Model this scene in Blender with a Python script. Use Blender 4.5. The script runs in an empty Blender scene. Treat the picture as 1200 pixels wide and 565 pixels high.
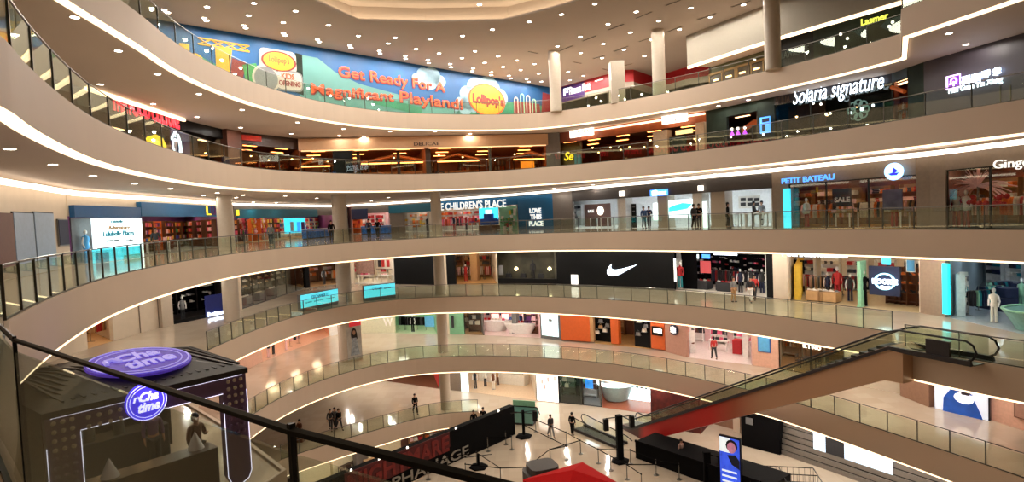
import bpy, bmesh, math, random
from mathutils import Vector, Matrix
random.seed(7)
SC = bpy.context.scene
COL = SC.collection
PI = math.pi
# ------------------------------------------------------------------ camera
F = 700.0; ROLL = .045; PITCH = math.atan(31.5/700)
EYE = Vector((0, 0, 1.6))
_r = Vector((1, 0, 0)); _f = Vector((0, math.cos(PITCH), -math.sin(PITCH))); _u = Vector((0, math.sin(PITCH), math.cos(PITCH)))
CR = _r*math.cos(ROLL) - _u*math.sin(ROLL)
CU = _u*math.cos(ROLL) + _r*math.sin(ROLL)
def ray(px, py): return _f + CR*((px-600)/F) + CU*(-(py-282.5)/F)
def U(px, py, z):
    d = ray(px, py); t = (z-EYE.z)/d.z
    return EYE + d*t
def U2(px, py, z):
    p = U(px, py, z); return (p.x, p.y)
def proj(p):
    q = Vector(p)-EYE; w = q.dot(_f)
    return (600+F*q.dot(CR)/w, 282.5-F*q.dot(CU)/w)
cam = bpy.data.objects.new('camera', bpy.data.cameras.new('camera')); COL.objects.link(cam)
cam.data.lens = 36*F/1200; cam.data.sensor_width = 36; cam.data.clip_end = 400; cam.data.clip_start = .05
cam.matrix_world = Matrix(((CR.x, CU.x, -_f.x, 0), (CR.y, CU.y, -_f.y, 0), (CR.z, CU.z, -_f.z, EYE.z), (0, 0, 0, 1)))
SC.camera = cam
# ------------------------------------------------------------------ materials
def lin(c): return tuple((x/255/12.92 if x/255 <= .04045 else ((x/255+.055)/1.055)**2.4) for x in c)
MATS = {}
def M(key, rgb=None, rough=.55, metal=0, emit=0, var=.07, scale=6, spec=.5):
    if key in MATS: return MATS[key]
    m = bpy.data.materials.new(key); m.use_nodes = True; nt = m.node_tree; b = nt.nodes['Principled BSDF']
    c = lin(rgb)
    n = nt.nodes.new('ShaderNodeTexNoise'); n.inputs['Scale'].default_value = scale; n.inputs['Detail'].default_value = 3
    tc = nt.nodes.new('ShaderNodeTexCoord'); nt.links.new(tc.outputs['Object'], n.inputs['Vector'])
    rp = nt.nodes.new('ShaderNodeValToRGB'); rp.color_ramp.elements[0].position = .3; rp.color_ramp.elements[1].position = .7
    rp.color_ramp.elements[0].color = tuple(x*(1-var) for x in c)+(1,); rp.color_ramp.elements[1].color = tuple(min(1, x*(1+var)) for x in c)+(1,)
    nt.links.new(n.outputs['Fac'], rp.inputs['Fac']); nt.links.new(rp.outputs['Color'], b.inputs['Base Color'])
    b.inputs['Roughness'].default_value = rough; b.inputs['Metallic'].default_value = metal
    b.inputs['Specular IOR Level'].default_value = spec
    if emit:
        nt.links.new(rp.outputs['Color'], b.inputs['Emission Color']); b.inputs['Emission Strength'].default_value = emit
    MATS[key] = m; return m
def glass_mat(key, tint, refl=.09, rough=.006):
    m = bpy.data.materials.new(key); m.use_nodes = True; nt = m.node_tree; nt.nodes.clear()
    out = nt.nodes.new('ShaderNodeOutputMaterial'); mx = nt.nodes.new('ShaderNodeMixShader')
    t = nt.nodes.new('ShaderNodeBsdfTransparent'); t.inputs['Color'].default_value = tuple(tint)+(1,)
    g = nt.nodes.new('ShaderNodeBsdfGlossy'); g.inputs['Roughness'].default_value = rough; g.inputs['Color'].default_value = (.9, .97, .9, 1)
    ge = nt.nodes.new('ShaderNodeNewGeometry'); dt = nt.nodes.new('ShaderNodeVectorMath'); dt.operation = 'DOT_PRODUCT'
    nt.links.new(ge.outputs['Normal'], dt.inputs[0]); nt.links.new(ge.outputs['Incoming'], dt.inputs[1]); prev = dt.outputs['Value']
    for op, a, b in (('ABSOLUTE', None, None), ('SUBTRACT', 1, 'p'), ('POWER', 'p', 5), ('MULTIPLY_ADD', 'p', .8)):
        q = nt.nodes.new('ShaderNodeMath'); q.operation = op; q.use_clamp = op == 'MULTIPLY_ADD'
        if op == 'SUBTRACT': q.inputs[0].default_value = 1; nt.links.new(prev, q.inputs[1])
        else: nt.links.new(prev, q.inputs[0])
        if op == 'POWER': q.inputs[1].default_value = 5
        if op == 'MULTIPLY_ADD': q.inputs[1].default_value = .8; q.inputs[2].default_value = refl
        prev = q.outputs[0]
    nt.links.new(prev, mx.inputs['Fac'])
    nt.links.new(t.outputs[0], mx.inputs[1]); nt.links.new(g.outputs[0], mx.inputs[2]); nt.links.new(mx.outputs[0], out.inputs[0])
    MATS[key] = m; return m
GL = glass_mat('railing_glass', (.89, .93, .87), .045)
GLN = glass_mat('near_railing_glass', (.84, .87, .82), .06)
GLS = glass_mat('shop_glass', (.93, .94, .93), .04)
def tile_mat(key, c1, c2, size, rough, grout=.9):
    m = bpy.data.materials.new(key); m.use_nodes = True; nt = m.node_tree; b = nt.nodes['Principled BSDF']
    tc = nt.nodes.new('ShaderNodeTexCoord'); br = nt.nodes.new('ShaderNodeTexBrick')
    br.offset = 0; br.inputs['Scale'].default_value = 1; br.inputs['Brick Width'].default_value = size; br.inputs['Row Height'].default_value = size
    br.inputs['Mortar Size'].default_value = .012
    a = lin(c1); d = lin(c2)
    br.inputs['Color1'].default_value = a+(1,); br.inputs['Color2'].default_value = d+(1,); br.inputs['Mortar'].default_value = tuple(x*grout for x in a)+(1,)
    nt.links.new(tc.outputs['Object'], br.inputs['Vector']); nt.links.new(br.outputs['Color'], b.inputs['Base Color'])
    b.inputs['Roughness'].default_value = rough; b.inputs['Specular IOR Level'].default_value = .8
    MATS[key] = m; return m
FLOOR = tile_mat('polished_beige_tile', (198, 182, 162), (190, 173, 153), .9, .10)
M('fascia', (206, 184, 162), .6, var=.02, scale=.5)
M('soffit', (204, 188, 174), .7, var=.02, scale=.5)
M('ceiling', (176, 162, 150), .8, var=.02, scale=.3)
M('cream', (214, 198, 176), .6, var=.03, scale=2)
M('column', (184, 170, 152), .5, var=.03)
M('cove', (255, 226, 186), emit=2.2, var=0)
M('cove_white', (255, 240, 220), emit=3.2, var=0)
M('steel', (120, 118, 112), .3, .8)
M('dark_steel', (38, 36, 32), .4, .6)
M('post_grey', (84, 82, 74), .4, .4)
M('black', (9, 9, 11), .45, spec=.3)
M('matte_black', (9, 8, 10), .85, spec=.12)
M('white', (235, 233, 228), .5)
M('lamp', (255, 242, 220), emit=18, var=0)
M('lampcold', (225, 238, 255), emit=14, var=0)
M('panel_warm', (255, 226, 184), emit=18, var=0)
M('panel_white', (255, 244, 232), emit=18, var=0)
M('panel_cold', (225, 240, 255), emit=30, var=0)
M('skin', (176, 128, 100), .5)
M('hair', (22, 17, 15), .6)
# ------------------------------------------------------------------ mesh builder
class MB:
    def __init__(s): s.v = []; s.f = []
    def add(s, vs, fs):
        n = len(s.v); s.v += [tuple(v) for v in vs]; s.f += [tuple(n+i for i in f) for f in fs]; return s
    def box(s, x0, x1, y0, y1, z0, z1):
        return s.add([(x0,y0,z0),(x1,y0,z0),(x1,y1,z0),(x0,y1,z0),(x0,y0,z1),(x1,y0,z1),(x1,y1,z1),(x0,y1,z1)],
                     [(0,3,2,1),(4,5,6,7),(0,1,5,4),(1,2,6,5),(2,3,7,6),(3,0,4,7)])
    def rbox(s, x0, x1, y0, y1, z0, z1, r=.03, n=3):      # box with rounded vertical edges
        pts = []
        for cx, cy, a0 in ((x1-r, y1-r, 0), (x0+r, y1-r, 90), (x0+r, y0+r, 180), (x1-r, y0+r, 270)):
            for i in range(n+1):
                a = math.radians(a0+90*i/n); pts.append((cx+r*math.cos(a), cy+r*math.sin(a)))
        return s.prism(pts, z0, z1)
    def prism(s, poly, z0, z1):
        n = len(poly)
        vs = [(p[0], p[1], z0) for p in poly]+[(p[0], p[1], z1) for p in poly]
        fs = [tuple(range(n-1, -1, -1)), tuple(range(n, 2*n))]+[(i, (i+1) % n, n+(i+1) % n, n+i) for i in range(n)]
        return s.add(vs, fs)
    def slabxz(s, poly, y0, y1):                          # polygon in x,z extruded in y
        n = len(poly)
        vs = [(p[0], y0, p[1]) for p in poly]+[(p[0], y1, p[1]) for p in poly]
        fs = [tuple(range(n)), tuple(range(2*n-1, n-1, -1))]+[(i, n+i, n+(i+1) % n, (i+1) % n) for i in range(n)]
        return s.add(vs, fs)
    def cyl(s, x, y, z0, z1, r0, r1=None, n=12):
        r1 = r0 if r1 is None else r1
        return s.lathe([(r0, z0), (r1, z1)], n, x, y)
    def lathe(s, prof, n=12, x=0, y=0):
        vs = []; fs = []; k = len(prof)
        for r, z in prof:
            for i in range(n):
                a = 2*PI*i/n; vs.append((x+r*math.cos(a), y+r*math.sin(a), z))
        for j in range(k-1):
            for i in range(n):
                fs.append((j*n+i, j*n+(i+1) % n, (j+1)*n+(i+1) % n, (j+1)*n+i))
        if k >= 4 and prof[0][0] == prof[-1][0] and prof[1][0] != prof[0][0]: fs += [((k-1)*n+i, (k-1)*n+(i+1) % n, (i+1) % n, i) for i in range(n)]
        else: fs.append(tuple(range(n-1, -1, -1))); fs.append(tuple(range((k-1)*n, k*n)))
        return s.add(vs, fs)
    def tube(s, pts, r, n=6):
        pts = [Vector(p) for p in pts]; vs = []; fs = []
        for i, p in enumerate(pts):
            a = pts[max(0, i-1)]; b = pts[min(len(pts)-1, i+1)]; t = (b-a).normalized()
            up = Vector((0, 0, 1)) if abs(t.z) < .95 else Vector((0, 1, 0))
            e1 = t.cross(up).normalized(); e2 = e1.cross(t).normalized()
            for k in range(n):
                an = 2*PI*(k+.5)/n; vs.append(p+e1*(r*math.cos(an))+e2*(r*math.sin(an)))
        for i in range(len(pts)-1):
            for k in range(n): fs.append((i*n+k, i*n+(k+1) % n, (i+1)*n+(k+1) % n, (i+1)*n+k))
        fs.append(tuple(range(n-1, -1, -1))); fs.append(tuple(range((len(pts)-1)*n, len(pts)*n)))
        return s.add(vs, fs)
    def ball(s, x, y, z, rx, ry=None, rz=None, n=10, k=6):
        ry = ry or rx; rz = rz or rx; vs = [(x, y, z-rz)]; fs = []
        for j in range(1, k):
            b = -PI/2+PI*j/k
            for i in range(n):
                a = 2*PI*i/n; vs.append((x+rx*math.cos(b)*math.cos(a), y+ry*math.cos(b)*math.sin(a), z+rz*math.sin(b)))
        vs.append((x, y, z+rz))
        for i in range(n): fs.append((0, 1+(i+1) % n, 1+i))
        for j in range(k-2):
            for i in range(n): fs.append((1+j*n+i, 1+j*n+(i+1) % n, 1+(j+1)*n+(i+1) % n, 1+(j+1)*n+i))
        L = len(vs)-1
        for i in range(n): fs.append((1+(k-2)*n+i, 1+(k-2)*n+(i+1) % n, L))
        return s.add(vs, fs)
    def mesh(s, name, smooth=False):
        me = bpy.data.meshes.new(name); me.from_pydata(s.v, [], s.f)
        bm = bmesh.new(); bm.from_mesh(me); bmesh.ops.recalc_face_normals(bm, faces=bm.faces); bm.to_mesh(me); bm.free()
        if smooth:
            me.polygons.foreach_set('use_smooth', [True]*len(me.polygons)); me.set_sharp_from_angle(angle=.7)
        return me
def mt(m): return MATS[m] if isinstance(m, str) else m
def mk(name, mb, m, parent=None, mw=None, smooth=False, kind=None, label=None, cat=None, group=None):
    me = mb.mesh(name, smooth) if isinstance(mb, MB) else mb
    if m is not None and not me.materials: me.materials.append(mt(m))
    o = bpy.data.objects.new(name, me); COL.objects.link(o)
    if parent: o.parent = parent
    if mw is not None:
        if parent: o.matrix_local = mw
        else: o.matrix_world = mw
    tag(o, label, cat, group, kind); return o
def tag(o, label=None, cat=None, group=None, kind=None):
    if label: o['label'] = label
    if cat: o['category'] = cat
    if group: o['group'] = group
    if kind: o['kind'] = kind
    return o
def empty(name, mw, label, cat, group=None):
    o = bpy.data.objects.new(name, None); COL.objects.link(o); o.empty_display_size = .2
    o.matrix_world = mw if isinstance(mw, Matrix) else Matrix.Translation(Vector(mw))
    return tag(o, label, cat, group)
def struct(name, mb, m, mw=None, smooth=False): return mk(name, mb, m, None, mw, smooth, 'structure')
class Proto:      # a kind of thing: shared part meshes, copied for every single instance
    def __init__(s, name, cat, parts):    # parts: (name, MB or mesh, material, smooth[, [sub-parts]])
        s.name = name; s.cat = cat; s.parts = []
        for p in parts:
            sub = [(q[0], q[1].mesh(q[0], q[3]), q[2]) for q in (p[4] if len(p) > 4 else [])]
            s.parts.append((p[0], p[1].mesh(p[0], p[3]) if isinstance(p[1], MB) else p[1], p[2], sub))
        s.cache = {}
    def m(s, me, mat):
        k = (me.name, mat if isinstance(mat, str) else mat.name)
        if k not in s.cache:
            c = me.copy(); c.materials.clear(); c.materials.append(mt(mat)); s.cache[k] = c
        return s.cache[k]
    def put(s, mw, label, group=None, mats=None):
        mats = mats or {}
        if len(s.parts) == 1:
            p = s.parts[0]
            return mk(s.name, s.m(p[1], mats.get(p[0], p[2])), None, None, mw, label=label, cat=s.cat, group=group)
        e = empty(s.name, mw, label, s.cat, group)
        for n, me, ma, sub in s.parts:
            o = mk(n, s.m(me, mats.get(n, ma)), None, e)
            for q in sub: mk(q[0], s.m(q[1], mats.get(q[0], q[2])), None, o)
        return e
def T(x, y, z=0, rz=0, s=1): return Matrix.Translation((x, y, z)) @ Matrix.Rotation(rz, 4, 'Z') @ Matrix.Scale(s, 4)
TXT = {}
def text_mesh(t, ext=.02, bold=.0, shear=0, sub=3):
    k = (t, ext, bold, shear)
    if k in TXT: return TXT[k]
    c = bpy.data.curves.new('lettering', 'FONT'); c.body = t; c.extrude = ext; c.offset = bold; c.shear = shear; c.resolution_u = sub
    o = bpy.data.objects.new('lettering', c); COL.objects.link(o)
    bpy.context.view_layer.update()
    me = bpy.data.meshes.new_from_object(o.evaluated_get(bpy.context.evaluated_depsgraph_get()))
    bpy.data.objects.remove(o)
    xs = [v.co.x for v in me.vertices]; ys = [v.co.y for v in me.vertices]
    x0, x1, y0, y1 = min(xs), max(xs), min(ys), max(ys)
    for v in me.vertices:        # unit width and height, standing in x,z, front towards -y
        x, y, z = v.co; v.co = ((x-x0)/(x1-x0), -z, (y-y0)/(y1-y0))
    me.materials.clear()
    TXT[k] = me; return me
# ------------------------------------------------------------------ wall frames
class Abs(float): pass
class Frame:
    sl = sr = 0
    def fix(s, u, v): return u if isinstance(u, Abs) else (s.sl*v)*(1-u/s.w)+(s.w+s.sr*v)*(u/s.w)
    def __init__(s, p0, p1, z):
        s.p0 = Vector((p0[0], p0[1])); s.p1 = Vector((p1[0], p1[1])); s.z = z
        d = s.p1-s.p0; s.w = d.length; s.d = d.normalized(); s.n = Vector((-s.d.y, s.d.x))
        s.mw = Matrix(((s.d.x, s.n.x, 0, s.p0.x), (s.d.y, s.n.y, 0, s.p0.y), (0, 0, 1, z), (0, 0, 0, 1)))
    def on(s, px, py, off=0):       # where the sight line of a photo point meets this wall: (along, height)
        r = ray(px, py); o = Vector((EYE.x, EYE.y))-(s.p0+s.n*off); n = s.n
        t = -o.dot(n)/(r.x*n.x+r.y*n.y); p = EYE+r*t
        return Abs((Vector((p.x, p.y))-s.p0).dot(s.d)), p.z-s.z
    def rect(s, x0, y0, x1, y1, off=0):
        xm = (x0+x1)/2; ym = (y0+y1)/2
        u0 = s.on(x0, ym, off)[0]; u1 = s.on(x1, ym, off)[0]; z0 = s.on(xm, y1, off)[1]; z1 = s.on(xm, y0, off)[1]
        return u0, u1, z0, z1
    def at(s, u, v, z=0, rz=0, sc=1): return s.mw @ T(u, v, z, rz, sc)
def board(fr, r, m, name, label, cat, off=-.05, th=.06, group=None, frame=None, parent=None):
    u0, u1, z0, z1 = fr.rect(*r, off); z0 = max(z0, .02)
    mb = MB().box(u0, u1, off-th, off, z0, z1)
    if parent: return mk(name, mb, m, parent, Matrix())
    if frame:
        e = empty(name, fr.at((u0+u1)/2, off, z0), label, cat, group); sh = T(-(u0+u1)/2, -off, -z0)
        mk('face', mb, m, e, sh); b = .05
        fb = MB().box(u0-b, u1+b, off-th*.6, off+.02, z1, z1+b).box(u0-b, u1+b, off-th*.6, off+.02, z0-b, z0).box(u0-b, u0, off-th*.6, off+.02, z0, z1).box(u1, u1+b, off-th*.6, off+.02, z0, z1)
        mk('frame', fb, frame, e, sh); return e
    return mk(name, mb, m, None, fr.mw, label=label, cat=cat, group=group)
def letters(fr, t, r, m, off=-.08, name='shop_sign', label=None, cat='sign', ext=.02, bold=0, shear=0, parent=None, group=None, tilt=0):
    u0, u1, z0, z1 = fr.rect(*r, off)
    mw = Matrix.Translation((u0, off, z0)) @ Matrix.Rotation(tilt, 4, 'Y') @ Matrix.Diagonal((u1-u0, 1, z1-z0, 1))
    me = text_mesh(t, ext, bold, shear).copy()
    me.transform(mw)
    if parent: return mk('lettering', me, m, parent, Matrix())
    return mk(name, me, m, None, fr.mw, label=label, cat=cat, group=group)
# ------------------------------------------------------------------ galleries
def crom(pts, k=4):
    P = [Vector(p) for p in pts]; out = []
    for i in range(len(P)-1):
        a = P[max(0, i-1)]; b = P[i]; c = P[i+1]; d = P[min(len(P)-1, i+2)]
        for j in range(k):
            t = j/k; out.append(.5*((2*b)+(c-a)*t+(2*a-5*b+4*c-d)*t*t+(3*b-a-3*c+d)*t**3))
    out.append(P[-1]); return out
def smooth(P, n=2):
    for _ in range(n): P = [P[0]]+[(P[i-1]+P[i]*2+P[i+1])/4 for i in range(1, len(P)-1)]+[P[-1]]
    return P
def resample(P, st):
    L = [0]
    for i in range(1, len(P)): L.append(L[-1]+(P[i]-P[i-1]).length)
    n = max(1, round(L[-1]/st)); out = []; j = 0
    for k in range(n+1):
        d = L[-1]*k/n
        while j < len(P)-2 and L[j+1] < d: j += 1
        seg = L[j+1]-L[j]; out.append(P[j].lerp(P[j+1], (d-L[j])/seg if seg else 0))
    return out
def curve(px, z): return smooth(crom(smooth([Vector(U2(x, y, z)) for x, y in px], 1)), 2)
FZ = {5: 10, 4: 5, 3: 0, 2: -5, 1: -10, 0: -15}
TH = 1.2
E = {}
e5a = [(150,0),(160,15),(190,41),(215,59),(250,79),(300,100),(325,108),(375,121),(425,130),(475,134),(525,135),(575,135.5),(620,135),(660,131),(717,122),(775,112),(825,101),(897,85),(950,71.5),(1000,58),(1055,41)]
e5b = [(1056,12),(1085,1),(1150,-24),(1200,-44)]
e4a = [(0,44),(22,70),(46,94),(75,117),(105,140),(140,157),(185,173),(225,186),(262,193),(300,200),(350,202.5),(400,205),(475,206),(525,204.5),(575,202),(600,200.5),(675,194),(750,186.5),(825,177.5),(900,167),(975,156),(1060,141.5),(1085,137.5),(1150,126.5),(1200,118)]
e3a = [(70,399),(100,382.5),(137,366),(170,352),(225,334),(300,317),(375,308.5),(460,301),(520,297.5),(600,293),(700,292.5),(800,293.5),(900,295.5),(1000,298.5),(1100,302.5),(1200,307)]
e2a = [(245,412),(270,400),(300,388),(325,379),(350,371),(382,363.5),(417,357),(462,352),(512,348.5),(600,347.5),(650,349),(725,353),(787,357.5),(837,362.5),(900,370.5),(962,379),(1045,391)]
e2b = [(1050,408),(1100,417),(1150,426.5),(1200,434)]
e1a = [(235,541),(262,515),(300,483),(330,465.5),(375,447),(425,431),(475,422.5),(520,418),(600,417.5),(675,422.5),(740,430.5),(785,439),(840,450),(900,464),(932,473.5),(1005,497),(1095,526),(1200,563)]
e0a = [(330,540),(365,528),(400,517),(460,500),(500,488.5),(525,484),(560,483.5)]
def curve_pre(pre, px, z): return smooth(crom([Vector(p) for p in pre]+smooth([Vector(U2(x, y, z)) for x, y in px], 1)), 2)
R5 = curve_pre([(-9,8.6),(-11.4,12.5),(-12.9,16.2)], e5a[1:], 10)
E[5] = R5+curve(e5b, 10)
E[4] = curve_pre([(-3.2,1.6),(-5.6,4.6),(-7.3,7.4)], e4a, 5)
E[3] = smooth(crom(smooth([Vector(U2(12,379,0)), Vector(U2(37,362,0))]+[Vector(U2(x, y, -1.2)) for x, y in e3a[1:]], 1)), 2)
E[2] = curve(e2a, -5)+curve(e2b, -5)
E[1] = curve(e1a, -10)
E0 = curve(e0a, -15)
RA = [Vector(U2(x, y, 1.1)) for x, y in ((20,383),(150,424.5),(300,467),(450,506),(600,539.5),(700,561))]   # the rail the photo was taken over
V = lambda *a: [Vector(p) for p in a]
left3 = V((1.7,.35),(.75,.92))+RA[::-1][1:]
join3 = crom([RA[1], RA[0], Vector((-4.7,5.3)), Vector((-7.0,8.2)), E[3][0], E[3][2]], 5)[5:-5]
E3L = left3[:-1]+join3
LOOP = {
 5: V((12,-6),(5,-3),(-2,0),(-6,4))+E[5]+V((21,14),(21,4),(18,-3)),
 4: V((12,-6),(5,-3.2),(0,-2))+E[4]+V((21.5,15),(22,5),(19,-3)),
 3: V((14,-3),(7,-2))+E3L+E[3][1:]+V((21,13),(21,5),(19,0)),
 2: V((12,-4),(5,-1),(0,1.6),(-3.5,4),(-6.6,8),(-7.3,12),(-6.3,15.7),(-9.4,19.2),(-12.6,22.4),(-14.6,27.2))+E[2]+V((21.5,13),(22,5),(18,-2)),
 1: V((14,-3),(7,0),(0,4),(-6,9),(-10.5,15))+E[1]+V((23.5,15),(24,6),(20,-1)),
}
WCEN = {5: Vector((2, 27)), 4: Vector((2, 26)), 3: Vector((3, 26)), 2: Vector((3, 26)), 1: Vector((3, 28))}
RO = 78
def offset(P, d, cen):
    out = []; n = len(P)
    for i in range(n):
        t = (P[(i+1) % n]-P[i-1]).normalized(); nn = Vector((-t.y, t.x))
        if nn.dot(P[i]-cen) < 0: nn = -nn
        out.append(P[i]+nn*d)
    return out
def ring(A, B, za, zb=None):
    zb = za if zb is None else zb; n = len(A)
    vs = [(p.x, p.y, za) for p in A]+[(p.x, p.y, zb) for p in B]
    return MB().add(vs, [(i, (i+1) % n, n+(i+1) % n, n+i) for i in range(n)])
def far(P, cen): return [cen+(p-cen).normalized()*RO for p in P]
LN = {5: 'fifth', 4: 'fourth', 3: 'third', 2: 'second', 1: 'first', 0: 'ground'}
for L, P in LOOP.items():
    z = FZ[L]; c = WCEN[L]; O = far(P, c)
    struct('floor', ring(P, O, z), FLOOR)
    struct('trim_%d' % L, ring(P, P, z+.06, z-TH).add(*ring(P, offset(P, .12, c), z+.06).__dict__.values()), 'fascia')   # curved fascia band
    A = offset(P, .30, c)
    struct('ceiling', ring(A, O, z-TH+.02), 'soffit')
    a = offset(P, .05, c); b = offset(P, .26, c)
    q = ring(a, a, z-TH-.09, z-TH+.05); q.add(*ring(a, b, z-TH-.09).__dict__.values()); q.add(*ring(b, b, z-TH-.09, z-TH+.05).__dict__.values())
    mk('cove_light', q, 'cove', label='continuous warm light strip under the curved edge of the %s gallery' % {5: 'topmost', 4: 'second highest', 3: 'middle', 2: 'next lower than the middle', 1: 'lowest full'}[L], cat='light')
# ground floor with the opening down to the basement
B0 = Vector(U2(598, 506, -15)); B1 = Vector(U2(430, 600, -15)); B2 = B1+(B1-B0).normalized()*6
hole = E0+[B0+Vector((-.35, .2)), B1+Vector((-.3, .1)), B2]+V((-16,22),(-20,27),(-20,34))
hc = sum(hole, Vector((0, 0)))/len(hole)
struct('floor', ring(hole, [hc+(p-hc).normalized()*80 for p in hole], -15), FLOOR)
struct('trim_0', ring(hole, hole, -14.94, -15-TH), 'fascia')
HO = offset(hole, .3, hc)
struct('ceiling', ring(HO, [hc+(p-hc).normalized()*60 for p in hole], -15-TH), 'soffit')
mk('cove_light', ring(offset(hole, .05, hc), offset(hole, .26, hc), -15-TH-.08), 'cove', label='warm light strip under the edge of the floor opening beside the haunted house panel', cat='light')
struct('floor', MB().box(-60, 40, 0, 95, -20.2, -20), FLOOR)
# building shell
nb = 48
struct('wall_outer', ring([Vector((2+(RO-1)*math.cos(2*PI*i/nb), 27+(RO-1)*math.sin(2*PI*i/nb))) for i in range(nb)], [Vector((2+(RO-1)*math.cos(2*PI*i/nb), 27+(RO-1)*math.sin(2*PI*i/nb))) for i in range(nb)], -20, 17), 'cream')
# main ceiling with the octagonal recess
oc = [Vector(U2(x, y, 15)) for x, y in ((330,-22),(372,2),(420,24),(500,26),(590,24),(650,9),(720,-12))]+V((10,30),(4,23),(-8,23),(-14,28))
occ = sum(oc, Vector((0, 0)))/len(oc)
struct('ceiling', ring(oc, [occ+(p-occ).normalized()*90 for p in oc], 15), 'ceiling')
oj = [occ+(p-occ)*.5 for p in oc]; ok_ = [occ+(p-occ)*1.1 for p in oc]; D_ = lambda m: m.__dict__.values()
struct('ceiling', ring(oc, oc, 15, 15.12).add(*D_(ring(oc, ok_, 15.12))).add(*D_(ring(ok_, ok_, 15.12, 16.2))).add(*D_(ring(ok_, oj, 16.2))), 'ceiling')
mk('cove_light', ring([occ+(p-occ)*1.03 for p in oc], [occ+(p-occ)*1.07 for p in oc], 15.16), M('cove_soft', (255, 232, 196), emit=9, var=0), label='warm light strip hidden in the rim of the octagonal ceiling recess', cat='light')
mk('skylight', MB().add([(p.x, p.y, 16.19) for p in oj], [tuple(range(len(oj)))]), M('sky_glass', (150, 172, 176), emit=.5, var=.03), label='pale blue grey glazed skylight in the middle of the octagonal ceiling recess', cat='skylight')
# ------------------------------------------------------------------ railings
def railing(name, P, z, label, st=1.4, h=1.05, gl=GL, post='post_grey', rail='steel', rr=.022, pw=.014, nodes=None, cen=Vector((2, 27)), pd=2):
    N = nodes or resample(P, st)
    e = empty(name, (N[len(N)//2].x, N[len(N)//2].y, z), label, 'railing'); inv = e.matrix_world.inverted()
    def off(i):
        t = (N[min(len(N)-1, i+1)]-N[max(0, i-1)]).normalized(); nn = Vector((-t.y, t.x))
        return nn if nn.dot(N[i]-cen) > 0 else -nn
    Q = [N[i]+off(i)*.07 for i in range(len(N))]
    for i, p in enumerate(Q):
        a = math.atan2(off(i).y, off(i).x)
        mb = MB().box(-pw*pd, pw*pd, -pw, pw, 0.0, h)
        mk('post', mb, post, e, inv @ T(p.x, p.y, z+.05, a))
    for i in range(len(Q)-1):
        a, b = Q[i], Q[i+1]; w = (b-a).length
        mk('glass_panel', MB().box(.02, w-.02, -.006, .006, .07, h-.03), gl, e, inv @ T(a.x, a.y, z+.0, math.atan2((b-a).y, (b-a).x)))
    mk('handrail', MB().tube([(p.x, p.y, z+h+.03) for p in Q], rr, 6), rail, e, inv)
    mk('base_channel', MB().tube([(p.x, p.y, z+.08) for p in Q], .03, 4), post, e, inv)
    return e
railing('glass_railing', R5[8:], 10, 'glass railing along the topmost gallery in front of the blue banner', 1.9)
railing('glass_railing', curve(e5b, 10), 10, 'short glass railing at the top right corner on the projecting balcony')
railing('glass_railing', E[4], 5, 'glass railing of the restaurant gallery, second from the top', 1.9)
railing('glass_railing', E[3], 0, 'glass railing of the middle gallery where people stand by the bright stores')
railing('glass_railing', curve(e2a, -5), -5, 'glass railing of the gallery in front of the black sports store')
railing('glass_railing', curve(e2b, -5)[1:], -5, 'glass railing beside the upper end of the big escalator', 2.3)
railing('glass_railing', E[1], -10, 'glass railing of the gallery in front of the orange shop', 1.45)
railing('glass_railing', E0, -15, 'glass railing around the ground floor opening beside the haunted house panel')
near = [Vector(U2(x, y, 1.1)) for x, y in ((700,561),(369,486.5),(37,391))]
near = V((1.9,.2))+near+[join3[4], join3[8], join3[12]]
railing('glass_railing', None, 0, 'dark topped glass railing in the foreground that the view looks over', nodes=[Vector((p.x, p.y)) for p in near], gl=GLN, post='black', rail='black', rr=.0125, pw=.007, pd=1.2, cen=Vector((3, 26)))
# ------------------------------------------------------------------ columns
def column(x, y, z0, z1, r, label):
    mb = MB().lathe([(r, z0+.0), (r, z0+.12), (r*.98, z0+.14), (r*.98, z1-.02), (r, z1)], 20, x, y)
    return mk('column', mb, 'column', smooth=True, label=label, cat='column')
ca = U2(404, 353, -5); cb = U2(516, 345, -5); cc = U2(272, 376, -5); cd = (U2(652, 131, 10)); ce = U2(773, 113.5, 10); cf = U2(906, 82, 10)
fl = {2: 'gallery of the black sports store', 3: 'middle gallery', 1: 'gallery of the orange shop', 0: 'ground floor'}
for (c, nm, r) in ((ca, 'second', .62), (cb, 'third', .46), (cc, 'first', .55)):
    for L in (3, 2, 1, 0):
        if (c is cc and L < 2) or (c is ca and L < 1): continue
        column(c[0], c[1], FZ[L], FZ[L]+3.8, r, 'cream round column on the %s, %s' % (fl[L], nm+' from the left' if L > 1 else {1: 'beside the green shop', 0: 'left of the bright open store'}[L]))
for c, lb in ((cd, 'tall cream column on the topmost floor between the blue banner and the red sign'), (ce, 'tall cream column on the topmost floor in front of the red bulkhead'), (cf, 'tall cream column at the top right in front of the white bulkhead')):
    column(c[0], c[1], 10, 15, .5, lb)
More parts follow.
